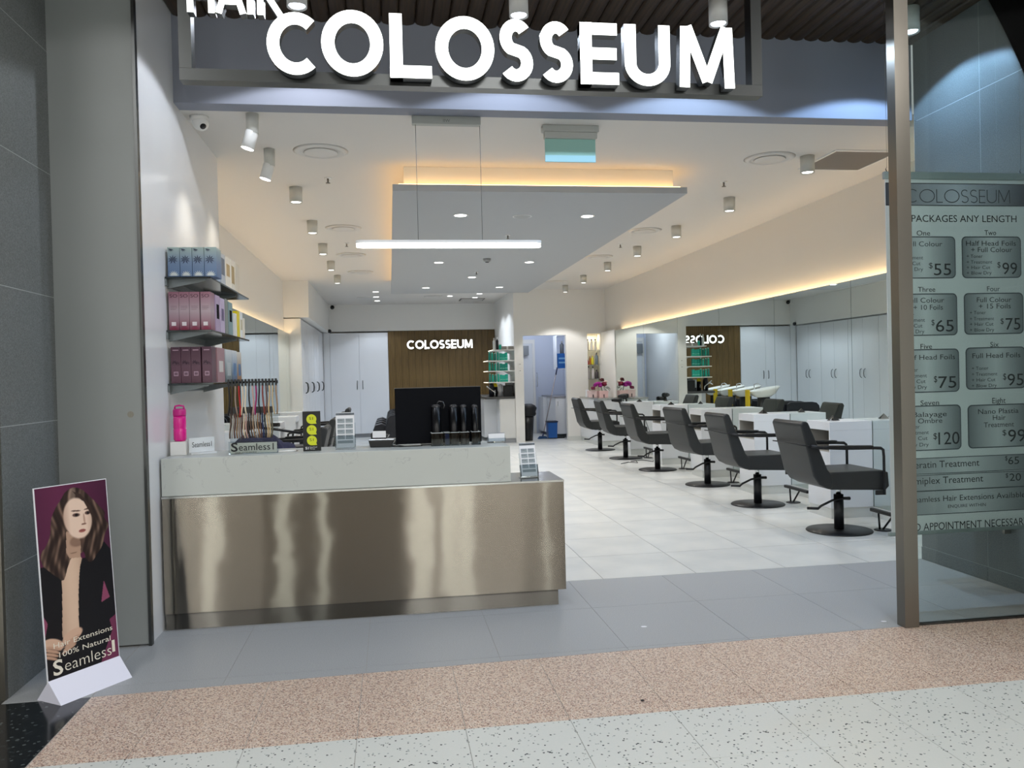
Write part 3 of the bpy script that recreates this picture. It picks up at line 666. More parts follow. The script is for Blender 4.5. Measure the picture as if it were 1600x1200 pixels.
# hair colour ring display
hd = thing('hair_swatch_display', 'rack of hair colour swatches on clear stand at the left of the counter', 'display', (-.865, 5.36, ZT))
obj('upright_plate', B(-.15, .15, .03, .034, .0, .47), ACRYL, hd)
obj('swatch_bar', MB().tube([(-.155, .01, .452), (.155, .01, .452)], .006, 8), BLACKP, hd)
obj('bar_bracket', B(-.155, -.15, .01, .03, .44, .46), BLACKP, hd); obj('bar_bracket', B(.15, .155, .01, .03, .44, .46), BLACKP, hd)
def swatch(x, z, L, col, name, ph, y, w=.0105, lab=None):
    pts = [(x+.009*sin(ph+k*.7)*k/6, y+.004*sin(k), z-L*k/6) for k in range(7)]
    m = mat('hair_'+name, col, .38)
    return obj('hair_swatch', MB().tube(pts, [w*.8, w, w*1.1, w*1.15, w, w*.8, w*.45], 8, flat=.005), m, hd, label=lab)
HC = [('jet', (26, 24, 26)), ('darkbrown', (58, 44, 40)), ('ash', (150, 130, 118)), ('copperred', (170, 26, 30)), ('pearl', (214, 196, 172)), ('cream', (222, 208, 186)), ('espresso', (44, 34, 32)), ('rose', (196, 160, 150)), ('magenta', (150, 22, 96)), ('nearblack', (36, 32, 32)), ('mocha', (98, 70, 62)), ('auburn', (136, 64, 56)), ('honey', (200, 172, 130)), ('sand', (196, 176, 140)), ('caramel', (150, 122, 96)), ('walnut', (88, 70, 58)), ('silver', (176, 168, 160)), ('navy', (26, 40, 82)), ('olive', (92, 86, 66)), ('bronze', (140, 108, 80))]
names = {'jet': 'jet black', 'darkbrown': 'dark brown', 'ash': 'ash blonde', 'copperred': 'bright red', 'pearl': 'pearl blonde', 'cream': 'cream blonde', 'espresso': 'espresso brown', 'rose': 'dusty rose', 'magenta': 'magenta', 'nearblack': 'soft black', 'mocha': 'mocha brown', 'auburn': 'auburn', 'honey': 'honey blonde', 'sand': 'sandy blonde', 'caramel': 'caramel brown', 'walnut': 'walnut brown', 'silver': 'silver grey', 'navy': 'navy blue', 'olive': 'olive brown', 'bronze': 'bronze'}
top = [0, 1, 2, 3, 4, 5, 6, 7, 8, 9, 11, 10, 12, 13, 14]
for k, i in enumerate(top):
    x = -.145+.29*k/14
    swatch(x, .43, .185 if i != 3 else .2, HC[i][1], HC[i][0], k*1.7, .0, lab=names[HC[i][0]]+' hair swatch on the upper bar')
    obj('swatch_clip', B(x-.005, x+.005, -.006, .018, .425, .472), BLACKP, hd)
for x0, x1 in ((-.148, .0), (.018, .118)): obj('swatch_holder', B(x0, x1, .0, .03, .255, .295), BLACKP, hd)
low = [15, 16, 10, 19, 2, 10, 4, 7, 1, 15, 14, 16, 19, 10, 17, 9, 12, 13, 18]
for k, i in enumerate(low):
    x = -.14+.25*k/18
    swatch(x, .262, .165, HC[i][1], HC[i][0], k*.25+1, .012, .0125, lab=names[HC[i][0]]+' hair swatch in the lower holder')
obj('front_plate', B(-.15, .15, -.03, -.026, 0, .08), ACRYL, hd)
obj('plate_label', B(-.14, .145, -.0255, -.0245, .004, .07), mat('label_cream', (232, 230, 216), .4), hd)
obj('lettering', text_mb('eamless1', -.088, .125, .022, .044, -.0304, bold=0), INK, hd)
obj('lettering', text_mb('S', -.135, -.094, .018, .056, -.0304, bold=.02), INK, hd)
obj('lettering', text_mb('HAIR EXTENSIONS', -.11, .02, .006, .008, -.0304), INK, hd)
obj('base_plate', B(-.15, .15, -.026, .05, 0, .006), ACRYL, hd)
t = thing('pen', 'white pen lying on the counter beside the hair swatch rack', 'pen', (-.66, 5.36, ZT), radians(15))
obj('barrel', MB().tube([(-.055, 0, .006), (.055, 0, .006)], .0055, 8), PLAST, t); obj('pen_tip', MB().tube([(.056, 0, .006), (.07, 0, .005)], [.005, .001], 8), STEELP, t)
t = thing('tag_card', 'black display card with three lime yellow speech-bubble tags on the counter', 'card', (-.505, 5.36, ZT))
obj('card_panel', B(-.056, .056, 0, .01, 0, .255), mat('black_card', (10, 10, 12), .4), t)
for z in (.068, .136, .205):
    P = [(.0+.031*cos(a), z+.031*sin(a)) for a in [radians(-30+i*12) for i in range(26)]]+[(.031, z-.03)]
    tg = obj('yellow_tag', MB().prism(P, -.004, -.0005, 'y'), mat('lime_tag', (206, 214, 34), .4), t)
    obj('lettering', text_mb('S1', -.014, .01, z-.004, .018, -.0042), INK, tg)
obj('lettering', text_mb('S1', -.042, -.022, .012, .016, -.0006, bold=.03), PAPER, t)
obj('lettering', text_mb('Superfood', -.016, .03, .022, .008, -.0006), PAPER, t)
obj('lettering', text_mb('Therapy', -.016, .018, .011, .008, -.0006), PAPER, t)
# price leaflets in clear holders
def leaflets(label, loc, rz, w, h, lean, rows=4, holder=True):
    t = thing('leaflet_holder', label, 'leaflet holder', loc, rz)
    M = Matrix.Translation((0, 0, .012)) @ Matrix.Rotation(lean, 4, 'X')
    def q(mb): mb.v = [tuple(M @ Vector(v)) for v in mb.v]; return mb
    lf = obj('leaflet_stack', q(B(-w/2, w/2, 0, .008, 0, h)), PAPER, t)
    G = mat('leaflet_silver', (146, 156, 162), .5)
    obj('leaflet_header', q(B(-w/2, w/2, -.0006, 0, h*.92, h*.985)), mat('leaflet_header', (96, 104, 112), .5), lf)
    if rows:
        for r in range(rows):
            for c in range(2):
                x = -w*.42+c*w*.44; z = h*(.70-.155*r)
                obj('leaflet_box', q(B(x, x+w*.4, -.0006, 0, z, z+h*.125)), G, lf)
                obj('lettering', q(text_mb(['Colour', 'Foils', 'Cut', 'Toner'][r], x+w*.03, x+w*.3, z+h*.07, h*.03, -.0007)), INK, lf)
        obj('leaflet_box', q(B(-w*.42, w*.42, -.0006, 0, h*.12, h*.2)), G, lf)
        obj('lettering', q(text_mb('COLOSSEUM', -w*.3, w*.3, h*.935, h*.03, -.0007)), INK, lf)
    if holder:
        obj('holder_pocket', q(MB().box(-w/2-.006, w/2+.006, -.008, -.006, -.004, h*.34).box(-w/2-.006, -w/2-.004, -.006, .02, -.004, h*.34).box(w/2+.004, w/2+.006, -.006, .02, -.004, h*.34)), ACRYL, t)
        obj('holder_back', q(B(-w/2-.006, w/2+.006, .01, .012, -.004, h*.7)), ACRYL, t)
    obj('holder_foot', B(-w/2-.006, w/2+.006, -.012, .06, 0, .003), ACRYL, t)
leaflets('upright stack of grey price leaflets in clear holder in the middle of the marble counter', (-.297, 5.4, ZT), 0, .118, .228, radians(-5))
leaflets('tilted price leaflets in clear holder on the low steel end of the counter', (.905, 5.35, .8145), radians(8), .11, .225, radians(-14))
t = leaflets('short pile of pale leaflets in clear holder right of the monitor', (.705, 5.48, ZT), 0, .11, .056, radians(-10), rows=0)
# card terminal, cables
t = thing('card_terminal', 'black and grey card payment terminal left of the monitor', 'card terminal', (-.06, 5.5, ZT), radians(-8))
obj('terminal_base', MB().prism([(-.075, 0), (.06, 0), (.085, .045), (-.085, .045)], -.05, .05, 'y'), BLACKP, t, bevel=.004)
obj('base_rim', B(-.088, .086, -.055, .055, .046, .054), mat('rim_silver', (176, 180, 184), .3, .6), t, bevel=.003, seg=1)
obj('terminal_head', MB().prism([(-.07, .055), (.03, .055), (.045, .078), (-.06, .1), (-.072, .09)], -.042, .042, 'y'), BLACKP, t, bevel=.004)
obj('paper_roll', MB().box(-.058, .03, -.045, -.043, .064, .108), PAPER, t)
t = thing('cable', 'thin black cable trailing along the counter under the monitor', 'cable', (0, 0, 0))
obj('cord', MB().tube([(.0, 5.47, ZT+.004), (.03, 5.44, ZT+.004), (.08, 5.43, ZT+.004), (.03, 5.46, ZT+.012), (-.01, 5.45, ZT+.004), (.06, 5.42, ZT+.003), (.2, 5.43, ZT+.003)], .003, 6), BLACKP, t)
mo = thing('monitor', 'black computer monitor standing on the marble counter with its dark face outward', 'monitor', (.316, 5.5, ZT), radians(0))
obj('display_panel', B(-.288, .288, -.012, .012, .012, .385), SCREEN, mo, bevel=.003, seg=1)
obj('back_edge', B(-.289, .289, .012, .02, .37, .388), mat('monitor_rim', (120, 118, 112), .4), mo)
obj('monitor_stand', MB().box(-.05, .02, .02, .06, 0, .2).box(-.12, .09, -.02, .12, 0, .006), BLACKP, mo)
# tumblers and glass jars
GJ = thin_glass('jar_glass', (206, 214, 216))
def tumbler(x, y, h, r, label, hook=False):
    t = thing('black_tumbler', label, 'tumbler', (x, y, ZT), 0, 'black tumblers before the monitor')
    obj('tumbler_body', MB().lathe([(r*.9, 0.004), (r, .02), (r, h-.02)], n=20), mat('tumbler_black', (5, 5, 7), .3, 0, .3), t)
    obj('domed_lid', MB().lathe([(r, h-.02), (r, h-.012), (r*.8, h-.003), (.001, h)], n=20), mat('lid_grey', (70, 70, 72), .15, .5), t)
    if hook: obj('lid_hook', MB().tube([(r*.2, 0, h), (r*.6, 0, h+.02), (r*1.5, 0, h+.015), (r*1.8, 0, h-.01), (r*1.5, 0, h-.03)], .005, 8), mat('lid_grey'), t)
tumbler(.297, 5.43, .275, .032, 'tall black tumbler with a hooked lid in front of the monitor', True)
tumbler(.412, 5.43, .272, .029, 'black domed tumbler beside the hooked one before the monitor')
tumbler(.478, 5.43, .27, .024, 'black domed tumbler, narrower, third from the hooked one')
tumbler(.553, 5.43, .268, .02, 'slimmest black tumbler at the right edge of the monitor')
for x0, x1, lb in [(.258, .338, 'open glass caddy around the hooked black tumbler'), (.345, .385, 'narrow open glass caddy with blue cloth beside the hooked tumbler'), (.388, .446, 'square glass caddy around the second black tumbler'), (.45, .51, 'square glass caddy around the third black tumbler'), (.526, .585, 'square glass caddy at the right end before the monitor')]:
    t = thing('glass_caddy', lb, 'glass caddy', ((x0+x1)/2, 5.425, ZT), 0, 'glass caddies before the monitor'); w = (x1-x0)/2
    obj('glass_wall', MB().box(-w, w, -.042, -.039, 0, .085).box(-w, w, .039, .042, 0, .085).box(-w, -w+.003, -.039, .039, 0, .085).box(w-.003, w, -.039, .039, 0, .085), GJ, t)
    obj('caddy_base', B(-w+.003, w-.003, -.039, .039, 0, .004), mat('caddy_base', (150, 160, 165), .2), t)
    obj('polished_rim', MB().box(-w, w, -.0425, -.0385, .0852, .088).box(-w, w, .0385, .0425, .0852, .088), mat('rim_light', (200, 208, 212), .15), t)
    if x1-x0 < .05: obj('blue_cloth', B(-w+.006, w-.006, -.03, .03, .005, .075), mat('blue_cloth', (30, 60, 120), .8), t, bevel=.006)

# ================================================================ PRODUCT SHELVES (left wall)
def shelf(label, z, y1):
    t = thing('wall_shelf', label, 'shelf', (XL, 5.45, z), 0, 'dark glass shelves on the left wall')
    obj('glass_plate', B(.002, .28, 0, y1-5.45, -.012, 0), GSHELF, t, bevel=.001, seg=1)
    for y in (.06, y1-5.45-.35): obj('bracket', MB().prism([(.002, -.0125), (.24, -.0125), (.24, -.02), (.03, -.065), (.002, -.07)], y, y+.012, 'y'), mat('bracket_steel', (120, 126, 128), .35, .8), t)
    obj('wall_rail', B(.001, .012, 0, y1-5.45, -.055, -.0125), mat('bracket_steel'), t)
shelf('topmost dark glass shelf with blue and silver boxes on the left wall', 2.18, 6.89)
shelf('middle dark glass shelf with pink, grey and yellow boxes on the left wall', 1.84, 6.86)
shelf('lowest dark glass shelf with burgundy and silver boxes on the left wall', 1.5, 6.8)
def fan(mb, cx, cz, r, n, a0, a1, lo, hi, w=.12, mi=0):
    for k in range(n):
        a = radians(a0+(a1-a0)*k/(n-1)); d = (cos(a), sin(a)); p = (-d[1], d[0])
        P = [(cx, cz), (cx+d[0]*r*.5+p[0]*r*w, cz+d[1]*r*.5+p[1]*r*w), (cx+d[0]*r, cz+d[1]*r), (cx+d[0]*r*.5-p[0]*r*w, cz+d[1]*r*.5-p[1]*r*w)]
        mb.prism(P, lo, hi, 'y', mi)
def grad(name, cb, ct, axis=2, mid=None):
    m = mat(name, cb, .4); N, L, b = nodes(m); t = N.new('ShaderNodeTexCoord'); s = N.new('ShaderNodeSeparateXYZ'); L.new(t.outputs['Generated'], s.inputs[0])
    r = N.new('ShaderNodeValToRGB'); e = r.color_ramp.elements; e[0].color = rgb(*cb); e[1].color = rgb(*ct)
    if mid: q = e.new(.5); q.color = rgb(*mid)
    L.new(s.outputs[axis], r.inputs[0]); L.new(r.outputs[0], b.inputs['Base Color']); return m
BLUEB = grad('blue_palm_box', (84, 110, 146), (150, 168, 164), mid=(106, 126, 154)); PINKB = grad('pink_box', (120, 44, 72), (140, 92, 110), mid=(168, 150, 158)); BURG = grad('burgundy_box', (88, 56, 70), (66, 34, 52), mid=(96, 66, 80))
NAVYI = mat('navy_leaf_print', (20, 28, 60), .6); PALEI = mat('pale_leaf_print', (200, 206, 204), .5)
def palm_box(label, loc, w=.073, h=.19, d=.155):
    t = thing('product_box', label, 'box', loc, 0, 'blue palm-print boxes on the top shelf')
    obj('carton', B(-w/2, w/2, 0, d, 0, h), BLUEB, t, bevel=.001, seg=1)
    a = MB(); fan(a, -.004, h*.58, .031, 9, -60, 240, -.0008, -.0002, .1); fan(a, -.015, h*.94, .019, 5, 180, 330, -.0008, -.0002, .12)
    obj('palm_print', a, NAVYI, t)
    c = MB(); fan(c, .0, h*.04, .034, 8, 10, 170, -.0009, -.0003, .1); obj('leaf_print', c, PALEI, t)
    return t
b0 = palm_box('blue palm-print box at the wall end of the top shelf', (XL+.052, 5.475, 2.181))
for k, lb in enumerate(('second blue palm-print box from the wall on the top shelf', 'third blue palm-print box from the wall on the top shelf', 'blue palm-print box on the outer corner of the top shelf')):
    dup(b0, (XL+.052+.0755*(k+1), 5.475-(.004 if k == 2 else 0), 2.181), lb)
def pink_box(label, loc, w=.062, h=.245, d=.12):
    t = thing('product_box', label, 'box', loc, 0, 'pink boxes on the middle shelf')
    obj('carton', B(-w/2, w/2, 0, d, 0, h), PINKB, t, bevel=.001, seg=1)
    obj('lettering', text_mb('SO', -w*.38, w*.38, h*.85, .022, -.0004), mat('pink_ink', (60, 30, 44), .6), t)
    obj('print_lines', MB().box(-.02, .02, -.0008, -.0002, h*.62, h*.625).box(-.02, .02, -.0008, -.0002, h*.58, h*.585).box(-.02, .012, -.0008, -.0002, h*.54, h*.545), mat('pink_ink'), t)
    a = MB(); fan(a, .0, .0, .03, 9, 5, 175, -.0008, -.0002, .1); obj('leaf_print', a, mat('crimson_print', (132, 40, 70), .5), t)
    obj('window_label', MB().box(-.015, .012, -.0016, -.001, .028, .052), mat('pale_label', (214, 208, 212), .5), t)
    return t
b0 = pink_box('pink box at the wall end of the middle shelf', (XL+.045, 5.475, 1.841))
for k, lb in enumerate(('second pink box from the wall on the middle shelf', 'third pink box from the wall on the middle shelf', 'pink box on the outer corner of the middle shelf')):
    dup(b0, (XL+.045+.0635*(k+1)+(.004 if k == 2 else 0), 5.475, 1.841), lb)
def burg_box(label, loc, w=.06, h=.232, d=.13):
    t = thing('product_box', label, 'box', loc, 0, 'burgundy boxes on the lowest shelf')
    obj('carton', B(-w/2, w/2, 0, d, 0, h), BURG, t, bevel=.001, seg=1)
    obj('print_band', MB().box(-w/2+.002, w/2-.002, -.0008, -.0002, h*.5, h*.505), mat('plum_ink', (50, 26, 44), .5), t)
    a = MB(); fan(a, -.008, h*.56, .02, 6, -20, 200, -.0009, -.0003, .16); fan(a, .012, h*.54, .015, 5, -20, 200, -.0009, -.0003, .16); obj('leaf_print', a, mat('plum_ink'), t)
    obj('title_print', MB().box(-.018, .018, -.0008, -.0002, h*.9, h*.925), mat('plum_light', (170, 140, 156), .5), t)
    obj('square_print', MB().box(-.014, .014, -.0008, -.0002, h*.2, h*.32), mat('plum_light'), t)
    obj('square_centre', MB().box(-.010, .010, -.0014, -.0009, h*.225, h*.295), mat('plum_mid', (110, 84, 98), .5), t)
    return t
b0 = burg_box('burgundy box at the wall end of the lowest shelf', (XL+.048, 5.475, 1.501))
for k, lb in enumerate(('second burgundy box from the wall on the lowest shelf', 'third burgundy box from the wall on the lowest shelf', 'burgundy box on the outer corner of the lowest shelf')):
    dup(b0, (XL+.048+.0615*(k+1)+(.006 if k == 2 else 0), 5.475, 1.501), lb)
# boxes further back along the outer edges; their long sides face the room (+X)
def side_box(label, x1, y0, y1, z, h, m, w=.075, window=None, wm=None, art=None):
    t = thing('product_box', label, 'box', (x1-w/2, (y0+y1)/2, z), 0, 'boxes along the outer shelf edges'); hw = (y1-y0)/2
    obj('carton', B(-w/2, w/2, -hw, hw, 0, h), m, t, bevel=.001, seg=1)
    if window: obj('window_print', B(w/2+.0002, w/2+.001, -hw*.55, hw*.55, h*window[0], h*window[1]), window[2] if len(window) > 2 else mat('window_black', (10, 10, 14), .8, 0, .1), t)
    if art: obj('front_art', MB().box(w/2+.0002, w/2+.001, -hw*.7, hw*.7, h*art[0], h*art[1]), art[2], t)
xe = XL+.28-.006
SILV = mat('silver_carton', (186, 190, 196), .35, .2); CREAMC = mat('cream_carton', (224, 216, 202), .45); GOLD = mat('gold_print', (176, 150, 104), .4)
side_box('pale blue carton with a silver print behind the corner palm-print box', xe, 5.66, 5.80, 2.181, .205, mat('paleblue_carton', (168, 182, 200), .4), art=(.2, .8, mat('silverblue_print', (120, 132, 150), .4)))
side_box('grey carton with a dark tree print on the top shelf', xe, 5.82, 5.97, 2.181, .21, SILV, art=(.3, .85, mat('grey_tree_print', (96, 104, 116), .4)))
side_box('cream carton with gold letters on the top shelf', xe, 5.99, 6.16, 2.181, .215, CREAMC, art=(.35, .75, GOLD))
side_box('cream carton with a gold figure, second from the far end of the top shelf', xe, 6.18, 6.33, 2.181, .215, CREAMC, art=(.2, .8, GOLD))
side_box('plain cream carton at the far end of the top shelf', xe, 6.35, 6.5, 2.181, .215, mat('beige_carton', (214, 204, 186), .45))
side_box('mauve carton with a black window behind the corner pink box', xe, 5.61, 5.75, 1.841, .24, mat('mauve_carton', (172, 150, 178), .4), window=(.35, .75))
side_box('lilac carton with a purple window on the middle shelf', xe, 5.77, 5.91, 1.841, .235, mat('lilac_carton', (186, 170, 196), .4), window=(.35, .7, mat('purple_window', (80, 60, 110), .3)))
side_box('olive grey bottle carton on the middle shelf', xe, 5.93, 6.03, 1.841, .245, mat('olivegrey_carton', (122, 128, 122), .4))
side_box('blue grey carton with a black window on the middle shelf', xe, 6.05, 6.2, 1.841, .235, mat('bluegrey_carton', (120, 146, 150), .4), window=(.4, .75))
side_box('white carton before the yellow one on the middle shelf', xe, 6.28, 6.36, 1.841, .17, PLAST)
side_box('bright yellow carton on the middle shelf', xe, 6.38, 6.48, 1.841, .195, mat('yellow_carton', (222, 200, 20), .4))
side_box('tall white carton beyond the yellow one on the middle shelf', xe, 6.5, 6.6, 1.841, .2, PLAST, art=(.3, .7, mat('faint_print', (190, 180, 150), .5)))
side_box('low cream carton at the far end of the middle shelf', xe, 6.62, 6.7, 1.841, .16, CREAMC)
side_box('dusky rose carton with bottle windows on the lowest shelf', xe, 5.62, 5.86, 1.501, .232, mat('rose_carton', (158, 120, 126), .4), window=(.3, .62, mat('bottle_white', (206, 200, 196), .4)))
side_box('teal grey carton with a silver top on the lowest shelf', xe, 5.9, 6.12, 1.501, .23, grad('tealgrey_carton', (84, 100, 104), (206, 210, 214), mid=(150, 160, 164)), window=(.2, .6, mat('bottle_silver', (176, 182, 184), .3)))
side_box('blue carton with a silver top on the lowest shelf', xe, 6.14, 6.32, 1.501, .23, grad('bluesilver_carton', (40, 60, 96), (206, 210, 214), mid=(130, 150, 170)), window=(.2, .6, mat('blue_window', (60, 110, 160), .3)))
side_box('brown carton with a silver top at the far end of the lowest shelf', xe, 6.34, 6.5, 1.501, .225, grad('brownsilver_carton', (140, 92, 50), (214, 210, 204), mid=(160, 140, 120)), window=(.2, .6, mat('blue_window')))

# ================================================================ CEILING FIXTURES
def spot_arm(label, loc):
    t = thing('spotlight', label, 'ceiling light', loc, 0, 'adjustable spotlights over the counter')
    obj('mount_cylinder', MB().lathe([(.043, -.14), (.045, 0)], n=24), CANW, t)
    M = Matrix.Translation((.0, 0, -.11)) @ Matrix.Rotation(radians(16), 4, 'Y')
    obj('lamp_head', MB().lathe([(.045, -.14), (.045, -.02), (.036, 0)], n=24, M=M), PLAST, t)
    obj('lamp_lens', MB().lathe([(.001, -.1425), (.041, -.1425), (.043, -.141)], n=24, M=M), LED, t)
    return t
s0 = spot_arm('swivelling white spotlight nearest the shopfront over the product shelves', (-.92, 6.01, ZC-.0005))
dup(s0, (-.93, 6.91, ZC-.0005), 'swivelling white spotlight further in, beside the round air vent')
c0 = can('white can light in the right row, nearest the entrance', (RIGHT_CANS[0][0], RIGHT_CANS[0][1], ZC-.0005), .062, .15, group='can lights above the chairs')
RL = ['second', 'third', 'fourth', 'fifth', 'sixth', 'seventh']
for k, (x, y) in enumerate(RIGHT_CANS[1:]): dup(c0, (x, y, ZC-.0005), f'white can light above the right mirrors, {RL[k]} from the entrance')
LLs = ['nearest the entrance', 'second from the entrance', 'third from the entrance', 'fourth from the entrance', 'furthest from the entrance']
for k, (x, y) in enumerate(LEFT_CANS): dup(c0, (x, y, ZC-.0005), f'white can light in the left row, {LLs[k]}', group='can lights on the left')
def vent(label, loc):
    t = thing('air_vent', label, 'vent', loc, 0, 'round ceiling air vents')
    obj('outer_ring', MB().lathe([(.16, -.008), (.168, -.016), (.2, -.016), (.225, 0)], n=36), mat('vent_white', (205, 203, 200), .5), t)
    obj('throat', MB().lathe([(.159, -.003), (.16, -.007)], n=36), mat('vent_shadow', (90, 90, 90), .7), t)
    obj('inner_disc', MB().lathe([(.001, -.019), (.13, -.019), (.14, -.014), (.13, -.009), (.001, -.009)], n=36), mat('vent_white'), t)
    obj('disc_stem', MB().cyl(.02, -.009, -.001, n=10), mat('vent_white'), t)
    return t
v0 = vent('round air vent left of the ceiling raft, nearest the entrance', (-.52, 6.94, ZC-.0005))
for loc, lb in [((3.43, 6.93), 'round air vent right of the raft, nearest the entrance'), ((-.53, 10.43), 'second round air vent along the left of the raft'), ((3.43, 10.56), 'second round air vent along the right of the raft'), ((-.54, 12.68), 'third round air vent along the left of the raft'), ((3.42, 12.94), 'third round air vent along the right of the raft'), ((3.43, 16.4), 'round air vent near the doorway to the back room'), ((-.47, 14.7), 'fourth round air vent along the left of the raft'), ((-.5, 19.4), 'round air vent over the wash chairs'), ((1.05, 19.2), 'round air vent in front of the timber back wall')]:
    dup(v0, (loc[0], loc[1], ZC-.0005), lb)
for loc, lb in [((-.53, 7.86), 'small sprinkler left of the raft behind the first air vent'), ((3.38, 7.83), 'small sprinkler right of the raft behind the first air vent'), ((-.55, 11.6), 'small sprinkler left of the raft between the second and third vents'), ((3.42, 11.7), 'small sprinkler right of the raft between the second and third vents')]:
    sprinkler(lb, (loc[0], loc[1], ZC-.0005), 1)
# ceiling raft
rf = struct('ceiling.004', B(.066, 2.79, 7.3, 16.2, 3.158, 3.218), mat('raft_paint', (172, 175, 179), .75))
obj('raft_core', B(.17, 2.69, 7.4, 16.1, 3.2185, ZC-.001), mat('raft_core_paint', (240, 232, 216), .7), rf)
obj('led_strip', MB().box(.12, 2.74, 7.345, 7.365, 3.219, 3.232).box(.105, .125, 7.37, 16.12, 3.219, 3.232).box(2.735, 2.755, 7.37, 16.12, 3.219, 3.232), WARM, rf)
def down(label, loc, z, r=.06, group='recessed downlights in the raft'):
    t = thing('downlight', label, 'ceiling light', (loc[0], loc[1], z), 0, group)
    obj('trim_ring', MB().lathe([(r*.8, -.002), (r, -.004), (r*1.1, 0)], n=24), PLAST, t)
    obj('lamp_lens', MB().lathe([(.001, -.0035), (r*.82, -.003)], n=24), LED, t)
    return t
DL = ['left downlight at the front of the raft', 'right downlight at the front of the raft', 'left downlight in the middle of the raft', 'right downlight in the middle of the raft', 'lone central downlight further back in the raft', 'left downlight at the rear of the raft', 'right downlight at the rear of the raft']
d0 = down(DL[0], RAFT_LIGHTS[0], 3.1575, .075)
for q, lb in zip(RAFT_LIGHTS[1:], DL[1:]): dup(d0, (q[0], q[1], 3.1575), lb)
DB = ['downlight over the wash chairs, nearest of the row of three', 'downlight over the wash chairs, middle of the row of three', 'downlight over the wash chairs, furthest of the row of three', 'single downlight before the lit name on the timber wall', 'downlight above the sink counter, nearer of two', 'downlight above the sink counter, further of two']
for q, lb in zip(BACK_LIGHTS, DB): dup(d0, (q[0], q[1], ZC-.0005), lb, group='recessed downlights at the back')
t = thing('ceiling_speaker', 'flat round speaker between the two front downlights of the raft', 'speaker', (1.41, 8.42, 3.1575))
obj('speaker_grille', MB().lathe([(.001, -.006), (.085, -.006), (.095, 0)], n=28), mat('speaker_grille', (168, 170, 172), .7), t)
obj('speaker_rim', MB().lathe([(.0951, -.003), (.1, -.003), (.102, 0)], n=28), PLAST, t)
for loc, lb in [((1.42, 9.54), 'small sprinkler behind the round speaker in the raft'), ((1.4, 12.9), 'small sprinkler near the lone central downlight of the raft')]: sprinkler(lb, (loc[0], loc[1], 3.1575), .9)
t = thing('smoke_detector', 'small grey slotted detector in the middle of the raft', 'detector', (1.4, 11.47, 3.1575))
obj('detector_body', MB().lathe([(.03, -.045), (.05, -.03), (.055, 0)], n=20), mat('detector_grey', (150, 152, 154), .5), t)
obj('sensor_ring', MB().lathe([(.02, -.055), (.029, -.046)], n=16), BLACKP, t)
# service hatch, rear grille
t = thing('return_air_grille', 'dark grey square panel in the ceiling near the right entrance corner', 'grille', (4.2, 6.95, ZC-.0005))
obj('grille_frame', MB().box(-.31, .31, -.33, -.31, -.012, 0).box(-.31, .31, .31, .33, -.012, 0).box(-.31, -.29, -.31, .31, -.012, 0).box(.29, .31, -.31, .31, -.012, 0), PLAST, t)
obj('grille_core', B(-.29, .29, -.31, .31, -.008, -.001), mat('grille_grey', (112, 108, 106), .7), t)
t = thing('return_air_grille', 'grey slotted grille in the ceiling above the sink counter', 'grille', (2.05, 20.1, ZC-.0005))
obj('grille_frame', B(-.3, .3, -.3, .3, -.008, 0), mat('grille_grey'), t)
for k in range(6): obj('slat', B(-.27, .27, -.26+.1*k, -.22+.1*k, -.014, -.0081), mat('vent_white'), t)
# pendant light
pd = thing('pendant_light', 'long slim glowing pendant light hanging over the reception counter', 'pendant light', (.46, 5.98, 3.4))
obj('ceiling_rose', B(-.255, .245, -.03, .03, -.06, -.0005), mat('rose_grey', (160, 164, 160), .4), pd, bevel=.004, seg=1)
obj('lettering', text_mb('IIW', -.03, .02, -.045, .022, -.0302), mat('rose_ink', (100, 104, 100), .5), pd)
def stadium(L, r, n=10): return [(L+r*cos(radians(-90+180*i/n)), r*sin(radians(-90+180*i/n))) for i in range(n+1)]+[(-L+r*cos(radians(90+180*i/n)), r*sin(radians(90+180*i/n))) for i in range(n+1)]
mb = MB().prism(stadium(.63, .05), -.925, -.905, 'z'); obj('light_housing', mb, PLAST, pd)
mb = MB().prism(stadium(.628, .047), -.95, -.9255, 'z'); obj('light_diffuser', mb, mat('pendant_diffuser', (255, 255, 255), .5, emit=(255, 252, 246), es=5), pd)
for x in (-.23, .24): obj('suspension_wire', MB().tube([(x, 0, -.06), (x, 0, -.905)], .0022, 6), mat('wire_grey', (110, 112, 112), .4, .5), pd)
# exit sign
ex = thing('exit_sign', 'ceiling-mounted exit sign with pale green glass blade facing out', 'exit sign', (1.415, 6.13, ZC-.0005))
obj('sign_housing', MB().box(-.22, .22, -.035, .035, -.05, 0).box(-.205, .205, -.03, .03, -.1, -.0505), mat('exit_housing', (176, 178, 174), .45), ex, bevel=.004, seg=1)
obj('sign_blade', B(-.2, .195, -.006, .006, -.275, -.101), mat('exit_blade', (140, 178, 170), .2, emit=(120, 170, 160), es=.12), ex)
obj('blade_foot', B(-.2, .195, -.0062, .0062, -.275, -.225), mat('exit_blade_low', (150, 190, 200), .2, emit=(130, 180, 195), es=.2), ex)
